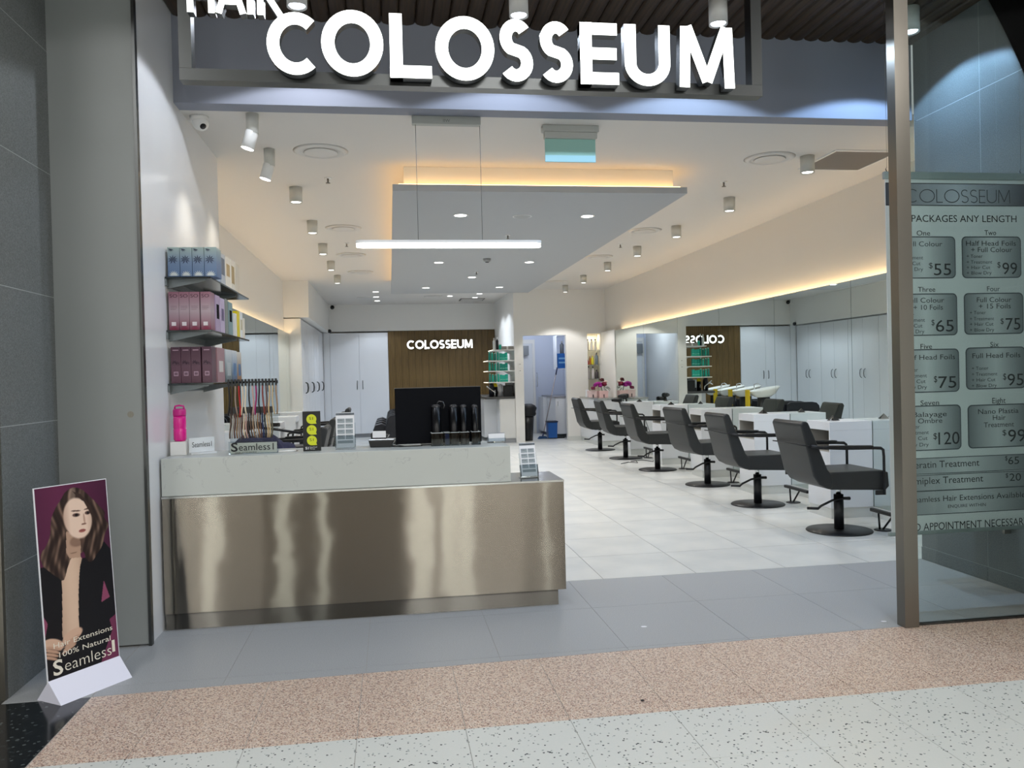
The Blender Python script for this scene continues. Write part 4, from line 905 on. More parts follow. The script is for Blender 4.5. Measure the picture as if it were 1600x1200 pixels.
# cameras
def dome(label, loc, s=1, g=None):
    t = thing('security_camera', label, 'camera', loc, 0, g)
    obj('dome_base', MB().lathe([(.052*s, -.03*s), (.06*s, 0)], n=24), PLAST, t)
    M = Matrix.Translation((.005*s, 0, -.035*s)) @ Matrix.Rotation(radians(-35), 4, 'Y') @ Matrix.Rotation(radians(-38), 4, 'X')
    obj('camera_ball', MB().lathe([(.022*s, -.055*s), (.042*s, -.04*s), (.05*s, -.01*s), (.05*s, .01*s), (.035*s, .035*s)], n=20, M=M), PLAST, t)
    obj('camera_lens', MB().lathe([(.001, -.058*s), (.02*s, -.056*s)], n=16, M=M), BLACKP, t)
dome('white dome camera on the ceiling by the left wall at the shopfront', (-1.3, 6.1, ZC-.0005), 1.1)
t = thing('security_camera', 'tiny black-lensed camera high in the far left corner', 'camera', (-1.4, 21.1, 3.33))
obj('camera_body', MB().ball((0, 0, 0), .055), BLACKP, t); obj('camera_mount', B(-.1, -.05, -.03, .1, -.02, .07), PLAST, t)
t = thing('sensor', 'small black sensor where the left cabinets meet the back ones', 'sensor', (-1.47, 20.9, 2.72))
obj('sensor_body', MB().ball((0, 0, 0), .05), BLACKP, t); obj('sensor_mount', B(-.04, .02, -.03, .03, .045, .06), PLAST, t)

# ================================================================ MIRRORS
def mirror(label, y0, y1, x, s, z0=.1, z1=2.4, group='mirrors on the right wall'):
    t = thing('wall_mirror', label, 'mirror', (x, (y0+y1)/2, z0), 0, group); h = (y1-y0)/2-.003
    obj('mirror_glass', B(*sorted((0, s*.006)), -h, h, .002, z1-z0), MIRROR, t)
    obj('mirror_backing', B(*sorted((s*.0065, s*.016)), -h-.0028, h+.0028, .002, z1-z0), EDGEG, t)
ys = [6.13, 7.85, 9.56, 11.28, 13.01, 14.85, 16.79]
ML = ['tall wall mirror nearest the entrance on the right wall', 'tall right wall mirror behind the desk nearest the entrance', 'third tall mirror from the entrance on the right wall', 'fourth tall mirror from the entrance on the right wall', 'fifth tall mirror from the entrance on the right wall', 'last tall mirror on the right wall, beside the flower arrangement']
for k in range(6): mirror(ML[k], ys[k], ys[k+1], XR, 1)
ysl = [7.25, 8.6, 10.3, 12.0, 13.7, 15.4, 15.93]
MLL = ['left wall mirror beside the product shelves', 'second mirror from the entrance on the left wall', 'third mirror from the entrance on the left wall', 'fourth mirror from the entrance on the left wall', 'fifth mirror from the entrance on the left wall', 'narrow last mirror on the left wall by the cabinets']
for k in range(6): mirror(MLL[k], ysl[k], ysl[k+1], XLL+.1, -1, group='mirrors on the left wall')
cv = struct('trim_2', MB().box(XR+.03, XR+.045, FY+.1, 16.6, 2.365, 2.385), WARM2)
cv2 = struct('trim_3', MB().box(XLL+.03, XLL+.045, 7.3, 15.9, 2.365, 2.385), WARM2)
struct('wall_left.008', B(XLL+.001, XLL+.083, 7.21, 15.94, .1, 2.36), WHITE)

# ================================================================ STYLING STATIONS
def chair(label, loc, rz=0, group='salon chairs at the right mirrors'):
    t = thing('salon_chair', label, 'chair', loc, rz, group)
    W_ = .275
    back = [(-.50, 1.0), (-.485, 1.03), (-.455, 1.035), (-.43, 1.02), (-.335, .80), (-.255, .60), (-.21, .55), (-.21, .43), (-.255, .43), (-.335, .47), (-.39, .55), (-.43, .72)]
    obj('backrest', MB().prism([(a, b) for a, b in back], -W_, W_, 'y'), FABRIC, t, bevel=.018, seg=3, smooth=True)
    obj('seat', MB().prism([(-.225, .42), (-.225, .575), (.27, .575), (.325, .555), (.335, .43), (.30, .395)], -W_+.004, W_-.004, 'y'), FABRIC, t, bevel=.015, seg=3, smooth=True)
    for s in (-1, 1):
        y = s*(W_+.022)
        a = obj('armrest', MB().tube([(-.42, y, .815), (-.34, y, .80), (-.1, y, .785), (.16, y, .78), (.24, y, .775), (.262, y, .76), (.268, y, .70), (.268, y, .36)], .009, 8, flat=.014), BLACKM, t)
        obj('arm_pad', MB().tube([(-.3, y, .80), (-.27, y, .803), (.14, y, .79), (.165, y, .786)], [.012, .02, .02, .012], 8, flat=.015), BLACKP, a)
        obj('arm_bracket', B(.19, .28, min(y, y-s*.02), max(y, y-s*.02), .36, .40), BLACKM, t)
    obj('back_bar', MB().tube([(-.42, -W_-.022, .815), (-.492, -W_, .825), (-.50, 0, .83), (-.492, W_, .825), (-.42, W_+.022, .815)], .006, 8), BLACKM, t)
    obj('gas_lift', MB().cyl(.022, .33, .43, n=14), CHROME, t)
    obj('mount_plate', B(-.12, .12, -.1, .1, .40, .425), BLACKM, t)
    obj('column', MB().cyl(.043, .012, .335, n=20), BLACKM, t)
    obj('pump_lever', MB().tube([(.08, -.05, .3), (.0, -.06, .305), (-.1, -.06, .29), (-.2, -.05, .245), (-.225, -.04, .22), (-.32, -.02, .225)], [.016, .013, .011, .011, .013, .013], 8), BLACKM, t)
    obj('base_disc', MB().lathe([(.29, 0), (.292, .004), (.285, .012), (.05, .018)], n=40), BLACKM, t)
    return t
CH = [(4.05, 6.96), (4.01, 8.55), (4.10, 10.22), (4.02, 12.01), (4.05, 13.82), (4.03, 15.5)]
CL = ['charcoal salon chair nearest the entrance, by the steel post', 'charcoal salon chair second from the entrance at the right mirrors', 'charcoal salon chair third from the entrance, a cable behind its column', 'charcoal salon chair fourth from the entrance at the right mirrors', 'charcoal salon chair fifth from the entrance, beside the cable on the floor', 'charcoal salon chair furthest in, before the flower arrangement']
ch0 = chair(CL[0], (CH[0][0], CH[0][1], 0))
RZ = [0, 0, .12, 0, -.05, 0]
for k in range(1, 6): dup(ch0, (CH[k][0], CH[k][1], 0), CL[k], RZ[k])
LCH = [(-1.12, 8.5), (-1.15, 10.2), (-1.15, 11.9), (-1.15, 13.6)]
LCL = ['grey salon chair with the navy cape at the left mirrors', 'grey salon chair second along the left mirrors', 'grey salon chair third along the left mirrors', 'grey salon chair furthest along the left mirrors']
for k, (x, y) in enumerate(LCH): dup(ch0, (x, y, 0), LCL[k], pi, group='salon chairs at the left mirrors')
def desk(label, loc, s=1, group='white desks at the right mirrors'):
    """local +x runs to the wall; niche open to the front"""
    t = thing('styling_desk', label, 'desk', loc, 0 if s == 1 else pi, group); D = .455
    obj('desk_top', B(0, D, -.22, .22, .875, .96), CAB, t, bevel=.001, seg=1)
    obj('niche_back', B(.3, D-.001, -.2035, .2035, .661, .8745), mat('niche_grey', (150, 147, 140), .6), t)
    obj('side_panel', B(0, D, -.22, -.204, .6605, .8745), CAB, t); obj('side_panel', B(0, D, .204, .22, .6605, .8745), CAB, t)
    obj('desk_body', B(0, D, -.22, .22, .102, .66), CAB, t, bevel=.001, seg=1)
    obj('niche_lining', MB().box(.002, .298, -.203, .203, .661, .664).box(.002, .298, .19, .203, .665, .874), mat('niche_grey'), t)
    obj('plinth', B(.008, D, -.212, .212, 0, .1), mat('tile_plinth'), t)
    return t
DY = [7.73, 9.42, 11.1, 12.82, 14.55]
DLB = ['white styling desk nearest the entrance, right of the first chair', 'white styling desk between the second and third chairs', 'white styling desk between the third and fourth chairs', 'white styling desk between the fourth and fifth chairs', 'white styling desk between the two chairs furthest in']
DLB[0] = 'white styling desk between the first and second chairs from the entrance'
k0 = desk(DLB[0], (4.29, DY[0], 0))
for k in range(1, 5): dup(k0, (4.29, DY[k], 0), DLB[k])
for k, (y, lb) in enumerate([(9.3, 'white desk by the left mirrors with the hair dryer'), (11.05, 'white desk by the left mirrors, second in'), (12.75, 'white desk by the left mirrors, third in'), (14.45, 'white desk by the left mirrors, furthest in')]): dup(k0, (XLL+.1+.455+.003, y, 0), lb, pi, group='white desks at the left mirrors')
def footrest(label, loc, rz=0):
    t = thing('footrest', label, 'footrest', loc, rz, 'black footrests at the right mirrors')
    obj('floor_plate', MB().lathe([(.078, 0), (.078, .006), (.07, .009)], n=24), BLACKM, t)
    obj('strut', MB().tube([(-.02, .02, .008), (-.02, .035, .15)], .009, 8), BLACKM, t)
    obj('strut', MB().tube([(-.0, -.0, .008), (-.01, -.16, .15)], .009, 8), BLACKM, t)
    obj('foot_bar', B(-.03, .012, -.36, .16, .15, .182), BLACKM, t, bevel=.01, seg=2)
    return t
f0 = footrest('black footrest before the chair nearest the entrance', (4.43, 6.87, 0))
for k, (y, w) in enumerate([(8.55, 'second'), (10.3, 'third'), (12.0, 'fourth'), (13.75, 'fifth')]): dup(f0, (4.43 if k != 1 else 4.49, y, 0), f'black footrest before the {w} chair from the entrance')
# pyramidal black sockets on the desk tops
for k, (x, y, s) in enumerate([(4.47, 7.75, 1), (4.5, 12.7, .9), (4.5, 14.4, .9), (4.5, 9.4, .9)]):
    t = thing('tool_holder', ['small black pyramid tool holder with silver tips on the nearest desk', 'small black pyramid holder on the desk between the fourth and fifth chairs', 'small black pyramid holder on the desk between the furthest chairs', 'small black pyramid holder on the desk between the second and third chairs'][k], 'holder', (x, y, .9605), .3, 'black pyramid holders')
    obj('holder_body', MB().add([(-.045*s, -.045*s, 0), (.045*s, -.045*s, 0), (.045*s, .045*s, 0), (-.045*s, .045*s, 0), (0, 0, .055*s)], [(0, 1, 2, 3), (0, 1, 4), (1, 2, 4), (2, 3, 4), (3, 0, 4)]), BLACKP, t)
    if k == 0: obj('clip', MB().tube([(-.09, -.05, .01), (-.05, -.03, .03), (-.03, -.02, .01)], .006, 6), CHROME, t)
# cable on the floor
t = thing('power_cable', 'thin black cable looping on the floor between the fifth and sixth chairs', 'cable', (0, 0, 0))
obj('cord', MB().tube([(3.72, 12.97, .006), (3.9, 13.15, .006), (4.01, 13.0, .006), (4.08, 13.3, .006), (3.97, 13.25, .006), (4.2, 13.4, .006), (4.3, 13.1, .006), (4.45, 13.4, .006), (4.5, 13.6, .006), (4.6, 14.0, .3), (4.55, 14.3, .7)], .006, 6), BLACKP, t)
# hair tool hanging off the desks
def dryer(label, loc, rz, lean=0):
    t = thing('hair_dryer', label, 'hair dryer', loc, rz)
    obj('dryer_barrel', MB().tube([(-.1, 0, .06), (-.05, 0, .06), (.03, 0, .06), (.1, 0, .055)], [.042, .048, .042, .025], 14), BLACKP, t)
    obj('dryer_handle', MB().tube([(-.03, 0, .04), (-.06, 0, -.0), (-.075, .0, -.09)], [.022, .018, .016], 10), BLACKP, t)
    return t
dryer('black hair dryer standing upright on the left styling desk', (-1.42, 8.75, .99), .5)
dryer('black hair dryer lying over the desk by the furthest chairs', (4.33, 14.85, 1.0), 2.4)
dryer('black hair iron and dryer hanging at the desk before the furthest chair', (4.3, 15.2, .92), 2.9)
t = thing('tool_stand', 'black swivel arm with tools at the left styling desk', 'stand', (-1.4, 8.85, .96))
obj('arm_rod', MB().tube([(0, 0, 0), (0, 0, .06), (.2, .02, .03), (.45, .04, -.02)], .014, 8), BLACKP, t); obj('arm_head', B(.14, .24, 0, .04, .06, .1), BLACKP, t, bevel=.01)
# navy cape over a left chair
cp = MB(); n = 14
for j in range(n+1):
    for i in range(n+1):
        u, v = i/n-.5, j/n-.5; r = hypot(u, v)
        z = .72-.6*max(0, r-.2)**1.2*1.7+.09*sin(u*17+v*9)*r*1.6+.04*sin(v*23)*r
        cp.v.append((u*.72, v*.66, z))
cp.f = [[j*(n+1)+i, j*(n+1)+i+1, (j+1)*(n+1)+i+1, (j+1)*(n+1)+i] for j in range(n) for i in range(n)]; cp.m = [0]*len(cp.f); cp.sm = [True]*len(cp.f)
t = thing('cutting_cape', 'crumpled navy cape draped over the nearest chair at the left mirrors', 'cape', (-1.27, 8.3, .25))
obj('cape_cloth', cp, mat('navy_cloth', (22, 26, 58), .85), t)
# console cabinet in the far right corner
cs = thing('console_cabinet', 'low white corner cabinet with silver top under the flower arrangement', 'cabinet', (4.22, 17.1, 0))
obj('cabinet_body', B(0, .515, -.8, .825, .1, .95), CAB, cs); obj('silver_top', B(-.01, .515, -.81, .825, .951, .985), STEELT, cs); obj('plinth', B(.008, .515, -.79, .825, 0, .098), mat('tile_plinth'), cs)
obj('drawer_front', B(-.012, -.001, -.75, -.05, .55, .93), CAB, cs); obj('drawer_front', B(-.012, -.001, 0, .78, .55, .93), CAB, cs)
# pink boxes and flowers
def gift(label, loc, w, d, h, col, rz=0):
    t = thing('gift_box', label, 'box', loc, rz, 'pale pink boxes under the flowers')
    obj('box_base', B(-w/2, w/2, -d/2, d/2, 0, h), mat(col[0], col[1], .5), t, bevel=.003, seg=1); obj('box_lid', B(-w/2-.004, w/2+.004, -d/2-.004, d/2+.004, h*.72, h+.004), mat(col[0]), t)
    obj('ribbon_tab', B(-.01, .01, -d/2-.008, -d/2-.004, .0, .06), BLACKP, t)
gift('pale pink box left of the flowers on the corner cabinet', (4.32, 17.2, .9855), .17, .18, .14, ('pale_pink', (224, 200, 200)), .0)
gift('pale pink box holding the flowers on the corner cabinet', (4.53, 17.1, .9855), .19, .2, .13, ('pink_paper', (226, 190, 190)))
t = thing('wrapping_paper', 'crumpled white paper on the corner cabinet', 'paper', (4.32, 17.5, .9855), .3)
obj('paper_sheet', MB().prism([(-.05, 0), (.06, 0), (.04, .1), (.0, .06), (-.04, .16)], -.06, .06, 'y'), PAPER, t)
fw = thing('flower_arrangement', 'purple and red flowers with dark leaves on the pink box in the corner', 'flowers', (4.52, 17.1, 1.118))
rr = random.Random(5)
def petals(name, c, r, col, nm):
    mb = MB()
    for k in range(9):
        a = rr.uniform(0, 6.28); e = rr.uniform(-.3, 1.1); d = Vector((cos(a)*cos(e), sin(a)*cos(e), sin(e)))*r*.55
        mb.ball((c[0]+d.x, c[1]+d.y, c[2]+d.z), r*.5, 8, 0, (1, 1, .7))
    obj(name, mb, mat(nm, col, .6), fw)
petals('purple_bloom', (-.1, -.02, .12), .1, (150, 24, 130), 'purple_petal'); petals('maroon_bloom', (-.2, 0, .05), .06, (100, 20, 54), 'maroon_petal')
petals('crimson_bloom', (.03, 0, .13), .08, (122, 24, 52), 'crimson_petal'); petals('dark_bloom', (.0, .02, .23), .06, (80, 30, 30), 'dark_petal'); petals('cream_bloom', (.08, .0, .18), .05, (232, 206, 196), 'cream_petal')
for k in range(9):
    a = rr.uniform(-1.2, 1.6); q = Vector((.06+.03*cos(a*3), rr.uniform(-.06, .06), .06)); e = q+Vector((.09*cos(a), 0, .12*sin(a)-.03))
    obj('leaf', MB().tube([q, (q+e)/2+Vector((0, 0, .02)), e], [.006, .02, .003], 6, flat=.003), mat('dark_leaf', (40, 56, 32), .6), fw)
obj('stem', MB().tube([(0, 0, .0), (-.02, 0, .08), (-.06, 0, .12)], .008, 6), mat('dark_leaf'), fw)

# niche shelves and bottles
for z, lb in [(1.38, 'lowest glass shelf in the lit wall niche'), (1.7, 'middle glass shelf in the lit wall niche'), (2.03, 'top glass shelf in the lit wall niche')]:
    t = thing('niche_shelf', lb, 'shelf', (4.575, YP+.2, z), 0, 'shelves in the lit niche'); obj('shelf_board', B(-.152, .152, -.14, .15, -.012, 0), ACRYL, t)
def bottle(label, loc, r, h, col, cap, capc=(24, 24, 26), g='bottles in the lit niche', neck=.35):
    t = thing('bottle', label, 'bottle', loc, 0, g)
    obj('bottle_body', MB().lathe([(r*.95, 0), (r, .01), (r, h*.72), (r*.4, h*.82), (r*.4, h*.86)], n=14), mat(cap+'_bottle', col, .35), t)
    obj('bottle_cap', MB().lathe([(r*.42, h*.865), (r*.42, h)], n=12), mat(cap+'_cap', capc, .35), t)
for k, x in enumerate((4.46, 4.55, 4.64)): bottle(['white bottle with black cap, left on the top niche shelf', 'white bottle with black cap, middle of the top niche shelf', 'white bottle with black cap, right on the top niche shelf'][k], (x, YP+.14, 2.0305), .033, .25, (232, 228, 220), 'white_black')
bottle('small red bottle on the middle niche shelf', (4.46, YP+.14, 1.7005), .024, .11, (196, 40, 50), 'red', (196, 40, 50)); bottle('orange bottle on the middle niche shelf', (4.51, YP+.14, 1.7005), .022, .19, (200, 120, 40), 'orange', (180, 60, 30))
bottle('yellow bottle on the middle niche shelf', (4.565, YP+.14, 1.7005), .03, .2, (214, 204, 50), 'yellow', (214, 204, 50)); bottle('tall grey blue bottle on the middle niche shelf', (4.66, YP+.14, 1.7005), .036, .27, (104, 118, 128), 'greyblue', (90, 100, 110))
for k, (x, h) in enumerate([(4.47, .29), (4.57, .28)]): bottle(['white pump bottle with black head at the left of the lower niche shelf', 'white pump bottle with black head second on the lower niche shelf'][k], (x, YP+.14, 1.3805), .03, h, (206, 202, 204), 'pump'); 
bottle('squat dark jar on the lower niche shelf', (4.655, YP+.14, 1.3805), .045, .2, (70, 64, 66), 'darkjar')
# switches
for z, h, lb in [(1.72, .1, 'upper white wall switch beside the doorway'), (1.58, .09, 'lower white wall switch beside the doorway')]:
    t = thing('wall_switch', lb, 'switch', (2.87, YP-.001, z), 0, 'wall switches'); obj('switch_plate', B(-.035, .035, -.008, 0, -h/2, h/2), PLAST, t, bevel=.003); obj('rocker', B(-.015, .015, -.012, -.0081, h/2-.03, h/2-.022), BLACKP, t)

# ================================================================ BACK OF THE SALON
def cupboard(label, loc, w, h, d, rz, handles, group, hm=CHROME, bow=.03):
    """front faces local -y; handles: list of x"""
    t = thing('tall_cupboard', label, 'cupboard', loc, rz, group)
    obj('carcass', B(-w/2, w/2, .02, d, .1, h), CAB, t); obj('kickboard', B(-w/2, w/2, .05, d, 0, .0995), mat('kick_grey', (150, 152, 156), .5), t)
    dw = w/2
    for k in range(2):
        x0 = -w/2+dw*k+.003; dd = obj('door', B(x0, x0+dw-.006, 0, .0195, .105, h-.004), CAB, t)
        hx = handles[k]
        obj('handle', MB().tube([(hx, 0, 1.24), (hx, -bow*.8, 1.27), (hx, -bow, 1.35), (hx, -bow*.8, 1.43), (hx, 0, 1.46)], .008, 8), hm, dd)
    return t
c1 = cupboard('tall white double cupboard in the far left corner of the back wall', (-.76, YB, 0), 1.46, 2.68, .4, 0, (-.07, .07), 'tall white cupboards at the back', SFRAME)
struct('trim_4', B(-1.655, -1.492, YB-.02, YB+.1, 0, 2.7), CAB)
for k, y in enumerate((16.69, 17.97, 19.25, 20.53)):
    cupboard(['tall white cupboard with bowed handles nearest the mirrors on the left', 'second tall white cupboard from the mirrors on the left', 'third tall white cupboard from the mirrors on the left', 'tall white cupboard at the far end of the left cupboard row'][k], (-1.66, y, 0), 1.27, 2.68, .38, radians(90), (-.08, .08), 'tall white cupboards along the left', SFRAME, .045)
# lit name on the timber wall
bs = thing('wall_sign', 'smaller glowing white name lettering on the brown timber back wall', 'sign', (1.3, YB, 2.35))
x = .455; ws_ = [.82, .92, .52, .92, .58, .58, .55, .75, .88]; k = (2.15-.455)/(sum(ws_)+.07*8)
for c, w in zip('COLOSSEUM', ws_):
    mb = letter_mb(c, x, x+w*k, 2.24, 2.46, .092, YB-.05, YB-.002); mb.v = [(a-1.3, b-YB, d-2.35) for a, b, d in mb.v]
    obj('letter', mb, [SIGNL, COPING], bs); x += (w+.07)*k
# wash chairs with basins
def wash(label, loc):
    t = thing('wash_chair', label, 'wash chair', loc, 0, 'black wash chairs with white basins')
    NV = mat('black_vinyl', (26, 28, 36), .35)
    obj('leg_rest', MB().prism([(-.36, .3), (-.38, .42), (-.33, .52), (-.2, .55), (-.1, .5), (-.1, .28), (-.3, .26)], -.22, .22, 'y'), NV, t, bevel=.02, seg=2)
    obj('seat_body', MB().prism([(-.15, .2), (.75, .2), (.85, .75), (.5, .72), (.3, .5), (-.1, .5)], -.22, .22, 'y'), NV, t, bevel=.02, seg=2)
    for s in (-1, 1):
        y = s*.27; obj('armrest', MB().prism([(-.16, .28), (-.08, .66), (-.02, .72), (.08, .74), (.6, .74), (.7, .68), (.7, .16), (-.1, .16)], y-.045, y+.045, 'y'), NV, t, bevel=.02, seg=2)
    obj('base_foot', B(0, .7, -.22, .22, 0, .2), BLACKM, t)
    ba = MB(); prof = [(.10, .0), (.2, .06), (.27, .16), (.3, .2), (.28, .2), (.2, .1), (.06, .04)]
    M = Matrix.Translation((1.05, 0, .86)) @ Matrix.Rotation(radians(10), 4, 'Y')
    ba.lathe(prof, n=24, M=M, sx=1.25); bb = obj('basin', ba, mat('ceramic', (236, 236, 232), .15), t)
    obj('basin_pedestal', MB().lathe([(.2, 0), (.14, .4), (.14, .86)], (1.1, 0, 0), 18), BLACKM, t)
    obj('tap', MB().tube([(1.32, 0, 1.02), (1.32, 0, 1.16), (1.24, 0, 1.18), (1.18, 0, 1.14)], .013, 8), CHROME, t)
    return t
w0 = wash('black wash chair with white basin, nearest of the four', (0, 17.5, 0))
for k, lb in enumerate(('black wash chair with white basin, second of the four', 'black wash chair with white basin, third of the four', 'black wash chair with white basin, furthest of the four')): dup(w0, (0, 18.45+.9*k, 0), lb)
for k, y in enumerate((17.5, 18.45, 19.35)):
    t = thing('towel', ['yellow towel hanging from the nearest basin', 'yellow towel hanging from the second basin', 'yellow towel hanging from the third basin'][k], 'towel', (1.47, y, .8), 0, 'yellow towels on the basins'); obj('towel_cloth', MB().box(-.0, .03, -.1, .1, -.15, .24), mat('yellow_towel', (214, 182, 30), .9), t, bevel=.01)
# sink counter
sk = thing('sink_counter', 'white sink cabinet with dark stone top beside the timber back wall', 'cabinet', (2.4, YP+.02, 0))
obj('cabinet_body', B(0, .348, 0, 2.9, .1, .98), mat('sink_cab_white', (214, 214, 212), .4), sk); obj('stone_top', B(-.32, .348, -.01, 2.9, .981, 1.03), mat('dark_stone', (74, 74, 74), .35), sk)
obj('inner_body', B(-.3, -.001, .5, 2.9, .1, .98), CAB, sk); obj('end_door', B(-.012, -.001, .05, .45, .12, .96), CAB, sk); obj('kickboard', B(.01, .348, .01, 2.9, 0, .0995), mat('kick_grey'), sk)
obj('upstand', B(.33, .348, -.01, 2.9, 1.031, 1.1), mat('dark_stone'), sk)
obj('tap', MB().tube([(-.1, .06, 1.03), (-.1, .06, 1.12), (-.11, .06, 1.14), (-.28, .06, 1.27)], .013, 8), CHROME, sk)
obj('sink_rim', MB().lathe([(.13, 0), (.16, .014), (.17, 0)], (-.16, .75, 1.0305), 20), CHROME, sk)
# three lit shelves with teal bottles on the side wall (face -X)
TEAL = mat('teal_carton', (28, 172, 150), .4); TEAL2 = mat('dark_teal_carton', (18, 132, 116), .4)
for k, z in enumerate((1.36, 1.61, 1.84, 2.08)):
    t = thing('lit_shelf', ['lowest white shelf of the teal bottle display', 'second white shelf from below in the teal display', 'third white shelf from below in the teal display', 'topmost white shelf of the teal display'][k], 'shelf', (2.748, 18.0, z), 0, 'white shelves of the teal display')
    L_ = .6-.06*max(0, k-2)*2
    obj('shelf_board', B(-L_, 0, -.06, .75, -.02, 0), PLAST, t); obj('bracket', MB().prism([(0, -.021), (-.2, -.021), (0, -.12)], .3, .32, 'y'), PLAST, t)
    obj('led_edge', B(-L_-.006, -L_-.001, -.06, .75, -.016, -.004), mat('shelf_led', (255, 244, 220), .5, emit=(255, 244, 220), es=1.6), t)
k = 0
TN = ['lowest', 'second', 'third']
for s, z in enumerate((1.36, 1.61, 1.84)):
    for i in range(7):
        x = 2.20+.062*i; h = .17-.01*(i % 3)
        t = thing('teal_tube', f'teal product tube {["at the outer end", "second from the outer end", "third from the outer end", "in the middle", "third from the wall", "second from the wall", "next to the wall"][i]} on the {TN[s]} shelf of the teal display', 'tube', (x, 18.0, z+.0005), 0, 'teal tubes on the white shelves')
        if i < 4:
            obj('tube_body', MB().lathe([(.024, 0), (.025, h*.3), (.022, h)], n=12), TEAL if (i+s) % 2 else TEAL2, t); obj('tube_cap', MB().lathe([(.02, h), (.02, h+.02)], n=10), mat('teal_cap', (150, 220, 206), .3), t)
        else:
            obj('tube_body', B(-.029, .029, -.03, .03, 0, h), TEAL if s != 1 else TEAL2, t); obj('tube_band', B(-.0292, .0292, -.0305, -.03, h*.3, h*.36), mat('teal_cap'), t)
bottle('tall black bottle with white twin on top of the teal display', (2.38, 18.0, 2.0805), .03, .27, (22, 24, 28), 'blackwhite', (220, 220, 220), 'bottles on top of the teal display'); bottle('white bottle on top of the teal display', (2.31, 18.02, 2.0805), .028, .26, (225, 228, 226), 'plainwhite', (210, 212, 214), 'bottles on top of the teal display')
t = thing('carton', 'flat grey carton lying on top of the teal display', 'box', (2.6, 18.0, 2.0805)); obj('carton_body', B(-.14, .14, -.05, .1, 0, .07), mat('grey_carton', (150, 146, 140), .5), t); obj('carton_tape', B(-.02, .02, -.0505, -.05, 0, .07), PLAST, t)
t = thing('teal_jar', 'low teal jar on top of the teal display', 'jar', (2.44, 17.97, 2.0805)); obj('jar_body', MB().lathe([(.03, 0), (.034, .06), (.03, .1)], n=14), TEAL, t); obj('jar_lid', MB().lathe([(.031, .1005), (.031, .115)], n=14), mat('teal_cap'), t)
# coffee corner on the sink counter
t = thing('coffee_machine', 'squat black coffee machine on the dark stone counter', 'coffee machine', (2.63, 18.15, 1.0305)); obj('machine_body', B(-.11, .085, -.12, .12, 0, .25), BLACKP, t, bevel=.015); obj('drip_tray', B(-.14, .085, -.13, -.121, 0, .08), BLACKP, t); obj('water_tank', B(-.06, .06, -.1, .1, .251, .3), mat('smoke_tank', (90, 96, 98), .2), t)
t = thing('paper_roll', 'white paper towel roll behind the coffee machine', 'paper roll', (2.46, 18.22, 1.0305)); obj('roll', MB().cyl(.05, 0, .27, n=18), PAPER, t); obj('roll_core', MB().cyl(.018, .2705, .28, n=10), mat('card_core', (170, 150, 120), .7), t)
t = thing('canister', 'black canister with a yellow lid on the dark stone counter', 'canister', (2.345, 18.25, 1.0305)); obj('canister_body', MB().lathe([(.055, 0), (.055, .22)], n=16), BLACKP, t); obj('canister_lid', MB().lathe([(.055, .2205), (.05, .26), (.03, .3)], n=16), mat('lid_yellow', (226, 200, 30), .4), t)
obj('lettering', text_mb('S', -.03, .0, .08, .07, -.0555), PAPER, t)
t = thing('black_bottle', 'tall black bottle at the left end of the coffee things', 'bottle', (2.24, 18.1, 1.0305)); obj('bottle_body', MB().lathe([(.06, 0), (.062, .2), (.05, .29)], n=16), mat('deep_navy', (14, 16, 28), .3), t); obj('bottle_cap', MB().lathe([(.03, .2905), (.03, .31)], n=12), BLACKP, t)

# ================================================================ BACK ROOM
t = thing('waste_bin', 'tall black bin with a black liner just inside the back room doorway', 'bin', (3.07, 18.38, 0)); obj('bin_body', MB().lathe([(.13, 0), (.17, .62)], n=20), BLACKP, t)
obj('bin_liner', MB().lathe([(.172, .56), (.2, .6), (.19, .66), (.22, .74), (.18, .8), (.1, .84)], (.02, 0, 0), 14), mat('bin_liner', (12, 13, 18), .5), t)
t = thing('mop_bucket', 'blue mop bucket standing in the back room doorway', 'bucket', (3.72, 18.75, 0)); obj('bucket_body', MB().prism([(-.1, .02), (.1, .02), (.115, .38), (-.115, .38)], -.13, .13, 'y'), mat('bucket_blue', (20, 84, 158), .4), t, bevel=.01)
obj('bucket_rim', MB().box(-.125, .125, -.14, .14, .381, .41), mat('bucket_rim', (24, 34, 60), .4), t); obj('bucket_foot', MB().box(-.1, .3, -.02, .02, 0, .02), BLACKP, t)
t = thing('mop', 'mop with a long metal handle leaning beside the blue bucket', 'mop', (3.50, 18.75, 0)); obj('mop_handle', MB().tube([(.02, 0, .12), (.43, .25, 1.62)], .011, 8), mat('handle_alloy', (150, 140, 140), .35, .6), t); obj('mop_grip', MB().tube([(.395, .23, 1.49), (.435, .255, 1.66)], .016, 8), mat('grip_navy', (44, 50, 90), .5), t)
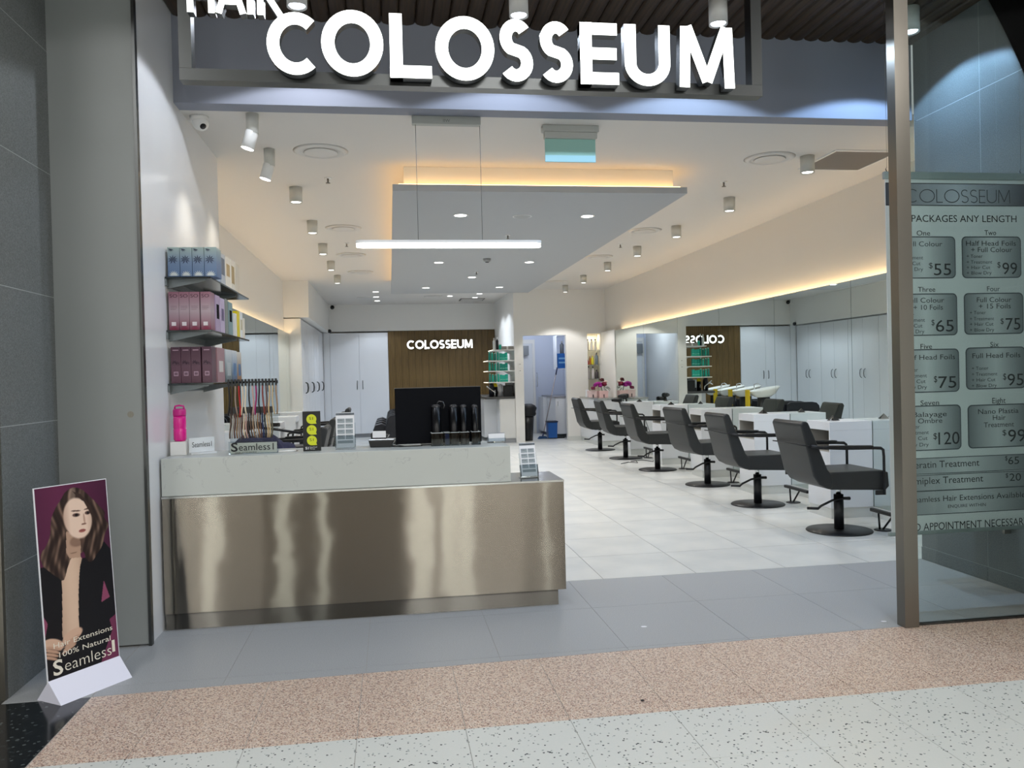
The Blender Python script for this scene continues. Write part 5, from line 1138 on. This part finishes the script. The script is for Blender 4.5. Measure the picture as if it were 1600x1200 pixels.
obj('mop_head', MB().prism([(-.12, 0), (.12, 0), (.07, .06), (-.07, .06)], -.07, .07, 'y'), mat('mop_blue', (40, 70, 110), .9), t, bevel=.01); obj('mop_joint', MB().tube([(0, 0, .06), (.02, 0, .13)], .018, 8), mat('grip_navy'), t)
kt = thing('kitchen_cabinet', 'white kitchen cabinet with grey worktop inside the back room', 'cabinet', (3.86, 18.95, 0)); obj('cabinet_body', B(0, .53, 0, 1.0, .08, .94), CAB, kt); d_ = obj('door', B(.01, .5, -.018, -.001, .09, .92), CAB, kt); obj('handle', B(.05, .062, -.03, -.019, .75, .86), CHROME, d_)
obj('worktop', B(-.02, .53, -.03, 1.64, .941, .975), mat('grey_worktop', (140, 140, 146), .4), kt); obj('far_body', B(-.1, .53, 1.01, 1.63, .08, .94), CAB, kt)
ws2 = thing('wall_shelf', 'high white shelf with the blue box inside the back room', 'shelf', (4.2, 19.25, 1.64)); obj('shelf_board', B(-.2, .199, 0, .5, -.02, 0), CAB, ws2); obj('shelf_board', B(-.2, .199, 0, .5, .78, .8), CAB, ws2); obj('shelf_side', B(-.2, -.19, .1, .5, 0, .78), CAB, ws2)
t = thing('storage_box', 'bright blue box on the back room shelf', 'box', (4.12, 19.35, 1.6405)); obj('box_body', B(-.1, .12, -.05, .2, 0, .36), mat('box_blue', (18, 92, 168), .4), t); obj('box_label', MB().box(-.08, .1, -.0505, -.05, .12, .16).box(-.08, .1, -.0505, -.05, .22, .26), mat('label_paleblue', (120, 170, 210), .5), t)
bottle('grey bottle above the blue box in the back room', (4.15, 19.42, 2.0005), .05, .3, (96, 100, 106), 'greybig', (200, 200, 200), 'bottles in the back room')

# small marks on the threshold
for x, y, r, lb in [(1.44, 4.62, .014, 'small white scrap on the grey threshold tiles'), (2.83, 4.4, .013, 'small white scrap on the threshold at the foot of the steel post')]:
    t = thing('paper_scrap', lb, 'scrap', (x, y, .0005)); obj('scrap_sheet', MB().lathe([(r*.8, 0), (r, .001), (r*.9, .003)], n=9, sx=1.4), PAPER, t)
t = thing('debris', 'tiny dark crumb on the pink terrazzo', 'debris', (1.10, 3.575, .0005)); obj('crumb', MB().ball((0, 0, .005), .007, 6, 0, (1.4, 1, .6)), BLACKP, t)
